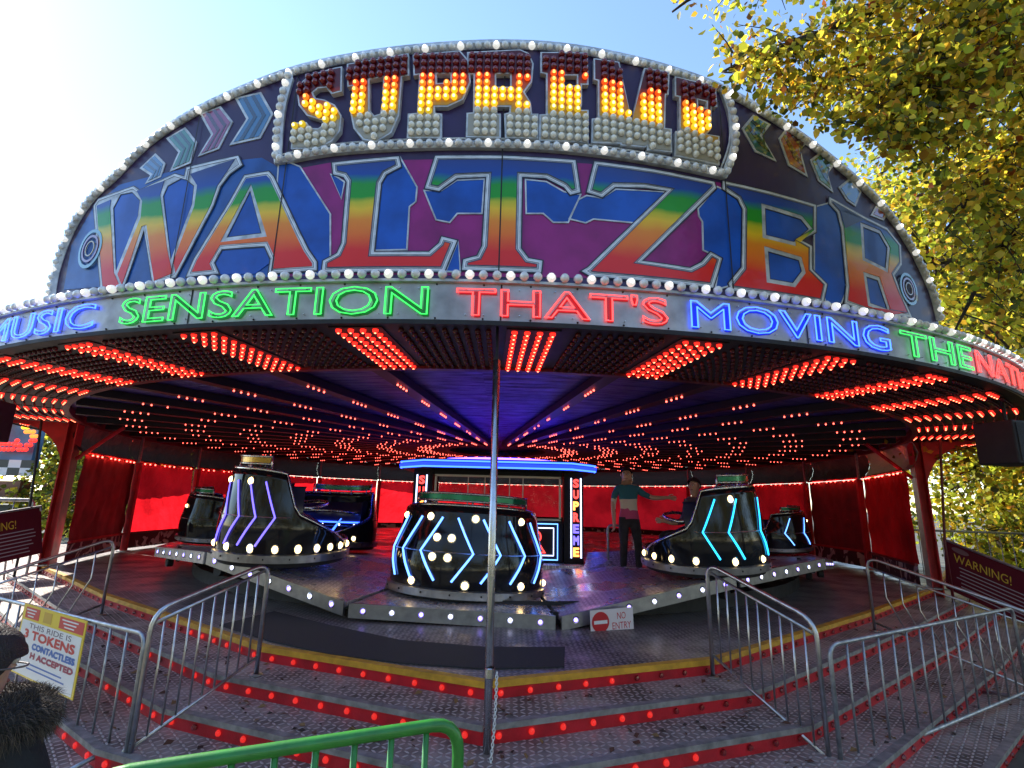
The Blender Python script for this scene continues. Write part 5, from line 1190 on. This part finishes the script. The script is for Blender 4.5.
b_ = skin_body('body', k.v, k.e, k.r, [skin_l, mat('rider_top', (.10, .085, .12), .8), jeans, shoe], lambda c: 0 if c.z > 1.035 or c.x < -.30 and c.z > .6 else 3 if c.z < .12 else 1 if c.z > .57 else 2, rd)
head_bits(Vector((.01, 0, 1.19)), (-.75, -.65, 0), .094, rd, b_)
# --- onlooker in a fur hooded coat, seen from behind in the near left corner
hp = Vector((-1.675, 1.80, -.03)); on = thing('person', 'onlooker with dark hair in black fur hooded coat at near left', 'person', hp)
k = Sk(); pel = k.pt((0, 0, .82), (.19, .14)); ab = k.pt((0, .0, .98), (.19, .14), pel); chs = k.pt((0, 0, 1.12), (.20, .13), ab); up_ = k.pt((0, 0, 1.21), (.15, .11), chs); nk = k.pt((0, .01, 1.27), .06, up_); h0 = k.pt((0, .02, 1.32), (.075, .085), nk); h1 = k.pt((0, .02, 1.40), (.082, .095), h0); k.pt((0, .02, 1.46), (.06, .07), h1)
for sg in (-1, 1):
    a_ = k.chain(up_, [((.17 * sg, 0, 1.17), .085), ((.235 * sg, .0, 1.08), .078), ((.26 * sg, .02, .90), .066), ((.24 * sg, .14, .74), .058), ((.22 * sg, .20, .68), .030)]); k.hand(a_, (-.1 * sg, .6, -.7), (-sg, .4, .2))
    k.chain(pel, [((.10 * sg, 0, .74), .125), ((.10 * sg, .01, .45), .075), ((.10 * sg, 0, .25), .068), ((.10 * sg, -.01, .09), .055), ((.10 * sg, .06, .05), .045), ((.10 * sg, .16, .04), .036)])
coat = mat('coat_black', (.012, .011, .013), .85, bump=.4, bscale=40)
b_ = skin_body('body', k.v, k.e, k.r, [skin_l, coat, jeans], lambda c: 0 if c.z > 1.26 or (c.y > .19 and .5 < c.z < .72) else 1 if c.z > .62 else 2, on)
head_bits(Vector((0, .02, 1.39)), (.1, 1, 0), .098, on, b_, hair=False)
mb = MB(); r_ = random.Random(9); nu, nv = 26, 14; vs = []      # hair falling to the collar, tied with a pale band
for i in range(nv + 1):
    for j in range(nu):
        a = 2 * PI * j / nu; back = max(0, -math.sin(a)); th = (1.35 + .9 * back) * i / nv; rr = .118 + .006 * r_.random() + .012 * back
        vs.append(Vector((0, .015, 1.395)) + Vector((math.cos(a) * math.sin(th) * .97, math.sin(a) * math.sin(th) * 1.05, math.cos(th) * 1.1)) * rr)
mb.add(vs, [(i * nu + j, i * nu + (j + 1) % nu, (i + 1) * nu + (j + 1) % nu, (i + 1) * nu + j) for i in range(nv) for j in range(nu)]); mb.build('hair', hair_m, on, smooth=True)
mb = MB(); mb.tube([Vector((math.cos(a) * .122, .015 + math.sin(a) * .130, 1.40 - .02 * math.sin(a))) for a in np.linspace(0, 2 * PI, 25)[:-1]], .003, 6, closed=True); mb.build('hair_band', mat('hair_band', (.12, .10, .10), .6), on, smooth=True)
# fur trimmed hood lying on the shoulders: ring of padding and many hairs
mb = MB(); ring = [Vector((math.cos(a) * .185, .02 + math.sin(a) * .155 - .02, 1.265 - .025 * math.sin(a))) for a in np.linspace(0, 2 * PI, 25)[:-1]]
mb.tube(ring, .062, 8, closed=True); hood = mb.build('hood', coat, on, smooth=True)
mb = MB()
for _ in range(15000):
    a = r_.uniform(0, 2 * PI); b = r_.uniform(0, 2 * PI); e = Vector((math.cos(a), math.sin(a), 0)); o_ = e * math.cos(b) + Vector((0, 0, 1)) * math.sin(b)
    p0 = Vector((math.cos(a) * .185, math.sin(a) * .155, 1.265 - .025 * math.sin(a))) + o_ * .055; d_ = (o_ + Vector((r_.uniform(-.6, .6), r_.uniform(-.6, .6), r_.uniform(-.5, .5)))).normalized(); L = r_.uniform(.018, .05); s_ = d_.orthogonal().normalized() * .0008
    mb.cur = r_.randrange(3); mid_ = p0 + d_ * L * .55; tip = p0 + d_ * L + Vector((r_.uniform(-.012, .012), r_.uniform(-.012, .012), -.018)); mb.add([p0 - s_, p0 + s_, mid_ + s_ * .8, mid_ - s_ * .8, tip], [(0, 1, 2, 3), (3, 2, 4)])
fur = mb.build('fur_trim', [mat('fur_brown', (.05, .034, .025), .8), mat('fur_tan', (.10, .07, .05), .8), mat('fur_dark', (.02, .014, .012), .8)], hood); fur['kind'] = 'stuff'
# ------------------------------------------------------------------ trees
def leafmat(name, c, tr=.7):
    m = bpy.data.materials.new(name); m.use_nodes = True; nt = m.node_tree; b = nt.nodes['Principled BSDF']; out = nt.nodes['Material Output']
    g = N(nt, 'ShaderNodeNewGeometry'); hs = N(nt, 'ShaderNodeHueSaturation'); hs.inputs['Color'].default_value = (*c, 1)
    mr = N(nt, 'ShaderNodeMapRange'); mr.inputs[3].default_value = .55; mr.inputs[4].default_value = 1.35; nt.links.new(g.outputs['Random Per Island'], mr.inputs[0]); nt.links.new(mr.outputs[0], hs.inputs['Value'])
    mr2 = N(nt, 'ShaderNodeMapRange'); mr2.inputs[3].default_value = .475; mr2.inputs[4].default_value = .525; nt.links.new(math_node(nt, 'FRACT', math_node(nt, 'MULTIPLY', g.outputs['Random Per Island'], 7.13)), mr2.inputs[0]); nt.links.new(mr2.outputs[0], hs.inputs['Hue'])
    t = N(nt, 'ShaderNodeBsdfTranslucent'); mx = N(nt, 'ShaderNodeMixShader'); mx.inputs[0].default_value = tr
    nt.links.new(hs.outputs[0], b.inputs['Base Color']); nt.links.new(hs.outputs[0], t.inputs['Color']); b.inputs['Roughness'].default_value = .5
    nt.links.new(b.outputs[0], mx.inputs[1]); nt.links.new(t.outputs[0], mx.inputs[2]); nt.links.new(mx.outputs[0], out.inputs[0]); return m
LM = [leafmat('leaf_yellow', (.78, .60, .05)), leafmat('leaf_gold', (.66, .42, .03)), leafmat('leaf_lime', (.46, .48, .04)), leafmat('leaf_olive', (.13, .15, .02)), leafmat('leaf_rust', (.22, .08, .015))]
bark = mat('bark', (.055, .042, .032), .9, noise=.5, nscale=7, bump=.8, bscale=30)
nr_ = np.random.default_rng(5)
def leaves(P, size, weights, name, parent, droop=.3):
    n = len(P); P = np.asarray(P); off = np.array(rootloc(parent)); P = P - off
    u = nr_.normal(size=(n, 3)); u[:, 2] -= droop; u /= np.linalg.norm(u, axis=1)[:, None]; w = nr_.normal(size=(n, 3)); v = np.cross(u, w); v /= np.linalg.norm(v, axis=1)[:, None]; nn = np.cross(u, v)
    s = (size * nr_.uniform(.6, 1.25, n))[:, None]
    # pointed five-corner leaf with a fold
    V = np.stack([P, P + u * s * .35 + v * s * .42 + nn * s * .10, P + u * s * .72 + v * s * .30 + nn * s * .06, P + u * s, P + u * s * .72 - v * s * .30 + nn * s * .06, P + u * s * .35 - v * s * .42 + nn * s * .10], 1).reshape(-1, 3)
    idx = np.arange(n) * 6; F = np.stack([np.stack([idx, idx + 1, idx + 2, idx + 3], 1), np.stack([idx, idx + 3, idx + 4, idx + 5], 1)], 1).reshape(-1, 4)
    me = bpy.data.meshes.new(name); me.vertices.add(len(V)); me.vertices.foreach_set('co', V.ravel()); me.loops.add(F.size); me.loops.foreach_set('vertex_index', F.ravel().astype(np.int32))
    me.polygons.add(len(F)); me.polygons.foreach_set('loop_start', np.arange(0, F.size, 4, dtype=np.int32)); me.polygons.foreach_set('loop_total', np.full(len(F), 4, dtype=np.int32))
    for m in LM: me.materials.append(m)
    mi = np.repeat(nr_.choice(len(LM), n, p=np.array(weights) / sum(weights)), 2).astype(np.int32); me.polygons.foreach_set('material_index', mi); me.update(calc_edges=True)
    o = bpy.data.objects.new(name, me); col.objects.link(o); o.parent = parent; return o
def limb(mb, pts, r0, r1, n=7):
    pts = [Vector(p) for p in pts]; q = []
    for i in range(len(pts) - 1):
        for k_ in range(3): q.append(pts[i].lerp(pts[i + 1], k_ / 3) + Vector(nr_.normal(size=3) * .03 * (pts[i + 1] - pts[i]).length * (1 if k_ else 0)))
    q.append(pts[-1]); mb.tube(q, [r0 + (r1 - r0) * i / (len(q) - 1) for i in range(len(q))], n); return q
def at(px, py, dist):
    d = ray(px, py); d = d / np.linalg.norm(d); return Vector(d * dist + np.array([0, 0, ZC]))
WY_ = [.33, .19, .27, .16, .05]
# the near tree: trunk off to the right, limbs reaching over the sign
tb = Vector((7.6, 3.4, 0)); t1 = thing('maple_tree', 'yellow autumn maple whose branches hang in front of the sign board', 'tree', tb)
mb = MB(); tk = limb(mb, [tb, tb + Vector((-.1, .05, 2.5)), tb + Vector((-.25, .1, 4.6)), tb + Vector((-.3, .2, 7.5))], .24, .10, 10); mb.build('trunk', bark, t1, smooth=True, world=True)
fork = tb + Vector((-.25, .1, 4.6)); leafP = []; mbl = MB()
edge_y = [-200, 0, 20, 45, 74, 100, 115, 135, 150, 180, 200, 250, 300, 330, 420, 700]; edge_x = [600, 645, 690, 712, 702, 735, 756, 830, 858, 890, 906, 938, 960, 985, 1040, 1200]
def keep(q, m=0):
    v = np.array(q) - np.array([0, 0, ZC]); zc_ = v @ CF
    if zc_ < .1: return True
    px_, py_ = 512 + FPX * (v @ CR) / zc_, 384 - FPX * (v @ CU) / zc_
    return px_ > np.interp(py_, edge_y, edge_x) + m
near_limbs = [[fork, at(1090, -60, 6.0), at(1010, -25, 5.7), at(968, 14, 5.4), at(936, 58, 5.1), at(912, 84, 4.9), at(900, 138, 4.7)],
              [fork, at(1075, 60, 5.8), at(1010, 70, 5.6), at(955, 90, 5.2), at(910, 115, 4.9), at(870, 128, 4.6)],
              [fork, at(1080, -90, 6.2), at(980, -40, 5.8), at(880, 5, 5.4), at(800, 40, 5.1), at(750, 62, 4.9), at(722, 72, 4.8)],
              [fork, at(1080, -130, 6.2), at(900, -70, 5.8), at(800, -35, 5.5), at(720, -15, 5.3), at(672, 12, 5.2)],
              [fork, at(1070, 120, 6.0), at(1010, 150, 5.8), at(975, 190, 5.5), at(945, 230, 5.3)],
              [fork, at(1080, 0, 6.4), at(1000, 20, 6.2), at(900, 60, 6.0), at(840, 80, 5.7), at(790, 95, 5.4)],
              [fork, at(1075, 200, 6.2), at(1020, 225, 6.0), at(980, 280, 5.9), at(955, 330, 5.8)]]
for li, L in enumerate(near_limbs):
    q = limb(mbl, L, .065, .008)
    for j in range(2, len(q)):
        fr = j / (len(q) - 1); nsub = 4 if li == 3 else 8
        for _ in range(nsub):
            d_ = Vector(nr_.normal(size=3)); d_.z = d_.z * .6 - .15; d_ = (d_.normalized() + (q[j] - q[j - 1]).normalized() * .6).normalized(); Ls = nr_.uniform(.25, .75) * (1.15 - .45 * fr) * (.45 if li == 3 else 1)
            e1 = q[j] + d_ * Ls * .5; e2 = q[j] + d_ * Ls + Vector((0, 0, -.06))
            if not keep(e2, 18): continue
            mbl.tube([q[j], e1, e2], [.008, .005, .002], 4)
            for _k in range(int(42 * Ls / .5) if li != 3 else 14):
                t_ = nr_.uniform(.15, 1.08); p_ = q[j].lerp(e2, t_) + Vector(nr_.normal(size=3) * .075); leafP.append(p_)
mbl.build('limb_wood', bark, t1, smooth=True, world=True)
kept = []
for q in leafP:
    v = np.array(q) - np.array([0, 0, ZC]); zc_ = v @ CF
    if zc_ > .1:
        px_, py_ = 512 + FPX * (v @ CR) / zc_, 384 - FPX * (v @ CU) / zc_
        if px_ < np.interp(py_, edge_y, edge_x) + nr_.normal() * 11: continue
        if nr_.random() > (.85 if py_ < 200 else .7): continue
    kept.append(q)
leaves(kept, .057, WY_, 'crown', t1, .5)
# trees standing behind on the right and beyond the ride
def tree(label, base, h, crown, n, size, weights, group='autumn trees round the ride', nl=7):
    base = Vector(base); t = thing('maple_tree', label, 'tree', base, 0, group); mb = MB(); r0 = .03 * h + .05
    top_ = base + Vector((nr_.uniform(-.3, .3), nr_.uniform(-.3, .3), h * .8)); limb(mb, [base, base.lerp(top_, .4), top_], r0, r0 * .3, 10); mb.build('trunk', bark, t, smooth=True, world=True)
    mb = MB(); P = []; tot = sum(c[3] ** 2 for c in crown)
    for cx_, cy_, cz_, rr in crown:
        c = base + Vector((cx_, cy_, cz_)); s0_ = base.lerp(top_, min(.95, max(.3, (cz_ - .3 * rr) / (h * .8)))); q = limb(mb, [s0_, s0_.lerp(c, .6) + Vector((0, 0, .2)), c], r0 * .35, r0 * .1, 6)
        m_ = int(n * rr * rr / tot); ncl = max(10, m_ // 55)
        cent = nr_.normal(size=(ncl, 3)); cent /= np.linalg.norm(cent, axis=1)[:, None]; cent *= (rr * nr_.uniform(.25, 1.0, ncl) ** .5)[:, None]; cent[:, 2] *= .8
        for k_ in range(min(ncl, 24)): mb.tube([c, c.lerp(c + Vector(cent[k_]), .5) + Vector((0, 0, .1)), c + Vector(cent[k_])], [r0 * .12, r0 * .07, .01], 5)
        pick_ = nr_.integers(0, ncl, m_); P.append(np.array(c) + cent[pick_] + nr_.normal(size=(m_, 3)) * rr * .13)
    mb.build('limb_wood', bark, t, smooth=True, world=True)
    leaves(np.concatenate(P), size, weights, 'crown', t); return t
tree('tall yellow maple filling the sky right of the sign board', (11.2, 9.5, 0), 9.5, [(-1.8, -.5, 4.2, 2.3), (.8, -1, 5.8, 2.6), (-2.4, .5, 7.0, 2.5), (-1.4, .5, 8.6, 2.5), (1.2, .5, 8.6, 2.4), (.5, -2.0, 3.0, 2.0), (2.6, -1.0, 4.2, 2.2)], 46000, .115, [.27, .13, .34, .22, .04])
tree('yellow maple behind the right hand warning board', (14.0, 15.0, 0), 9.0, [(-.6, 0, 3.0, 2.5), (1.0, -.8, 4.6, 2.8), (-1.2, .4, 6.6, 2.8), (.8, 0, 8.6, 2.7), (2.6, -1.5, 2.6, 2.2), (-.5, -1.2, 1.6, 1.8)], 34000, .14, [.22, .10, .40, .24, .04])
tree('greener maple low behind the right hand railings', (12.4, 10.8, 0), 4.6, [(-.6, -.3, 1.8, 1.5), (.7, -.5, 2.4, 1.7), (2.0, -.8, 2.0, 1.7), (0, 0, 3.6, 1.6)], 24000, .095, [.16, .05, .48, .28, .03])
tree('olive tree behind the neighbouring ride at far left', (-19.5, 24, 0), 7, [(-1, 0, 3.2, 2.5), (1.5, -.4, 4.0, 2.6), (0, 0, 5.6, 2.4)], 8000, .22, [.1, .08, .34, .42, .06])
tree('dark low tree just left of the left red post', (-13.8, 17.8, 0), 4.2, [(-.9, 0, 1.7, 1.4), (.9, -.2, 2.2, 1.5), (0, 0, 3.2, 1.3)], 7000, .14, [.08, .06, .34, .46, .06])
tree('green tree seen through the arch of the left red post', (-14.0, 23.5, 0), 6.0, [(-1.2, 0, 2.2, 2.0), (1.2, -.2, 3.0, 2.2), (0, 0, 4.4, 2.0)], 7000, .2, [.1, .06, .36, .42, .06])

# unseen woodland added behind the viewpoint to darken the reflections
wd = nr_.normal(size=(420, 3)) * np.array([1, 1, .8]); P = []
for i in range(60):
    a_ = R_(95 + 170 * i / 59); rr = nr_.uniform(17, 26); c = np.array([rr * math.sin(a_), 4 + rr * math.cos(a_), nr_.uniform(1.5, 8)])
    P.append(c + nr_.normal(size=(300, 3)) * np.array([1.6, 1.6, 1.3]))
P = np.concatenate(P); P[:, 2] = np.abs(P[:, 2])
wo = leaves(P, .42, [.2, .18, .22, .3, .1], 'woodland', None); tag(wo, 'unseen belt of autumn woodland added behind the viewpoint for reflections', None, kind='stuff')
# ------------------------------------------------------------------ light, sky, camera
SUN_AZ, SUN_EL = R_(-60), R_(38)       # azimuth measured from +Y towards +X
sd = Vector((math.sin(SUN_AZ) * math.cos(SUN_EL), math.cos(SUN_AZ) * math.cos(SUN_EL), math.sin(SUN_EL)))
w = bpy.data.worlds.new('World'); scene.world = w; w.use_nodes = True; nt = w.node_tree; bg = nt.nodes['Background']
sky = nt.nodes.new('ShaderNodeTexSky'); sky.sky_type = 'NISHITA'; sky.sun_disc = False; sky.sun_elevation = SUN_EL; sky.sun_rotation = SUN_AZ
sky.air_density = 1.0; sky.dust_density = .08; sky.ozone_density = 2.2
nt.links.new(sky.outputs[0], bg.inputs['Color']); bg.inputs['Strength'].default_value = .15
sl = bpy.data.lights.new('sun', 'SUN'); sl.energy = 4.4; sl.angle = R_(.5); sl.color = (1, .93, .82)
so = bpy.data.objects.new('sun', sl); col.objects.link(so); so.rotation_euler = (-sd).to_track_quat('-Z', 'Y').to_euler(); so.location = (-20, 20, 20)
cam = bpy.data.cameras.new('camera'); co = bpy.data.objects.new('camera', cam); col.objects.link(co)
cam.sensor_width = 36; cam.lens = FPX / 1024 * 36; cam.clip_end = 2000; cam.clip_start = .05
Mx = Matrix((CR, CU, -CF)).transposed().to_4x4(); Mx.translation = (0, 0, ZC); co.matrix_world = Mx
scene.camera = co
scene.view_settings.view_transform = 'Standard'; scene.view_settings.look = 'None'; scene.view_settings.gamma = 1; scene.view_settings.exposure = 1.45
scene.render.engine = 'CYCLES'; scene.cycles.use_denoising = True; scene.cycles.max_bounces = 6; scene.cycles.sample_clamp_indirect = 6
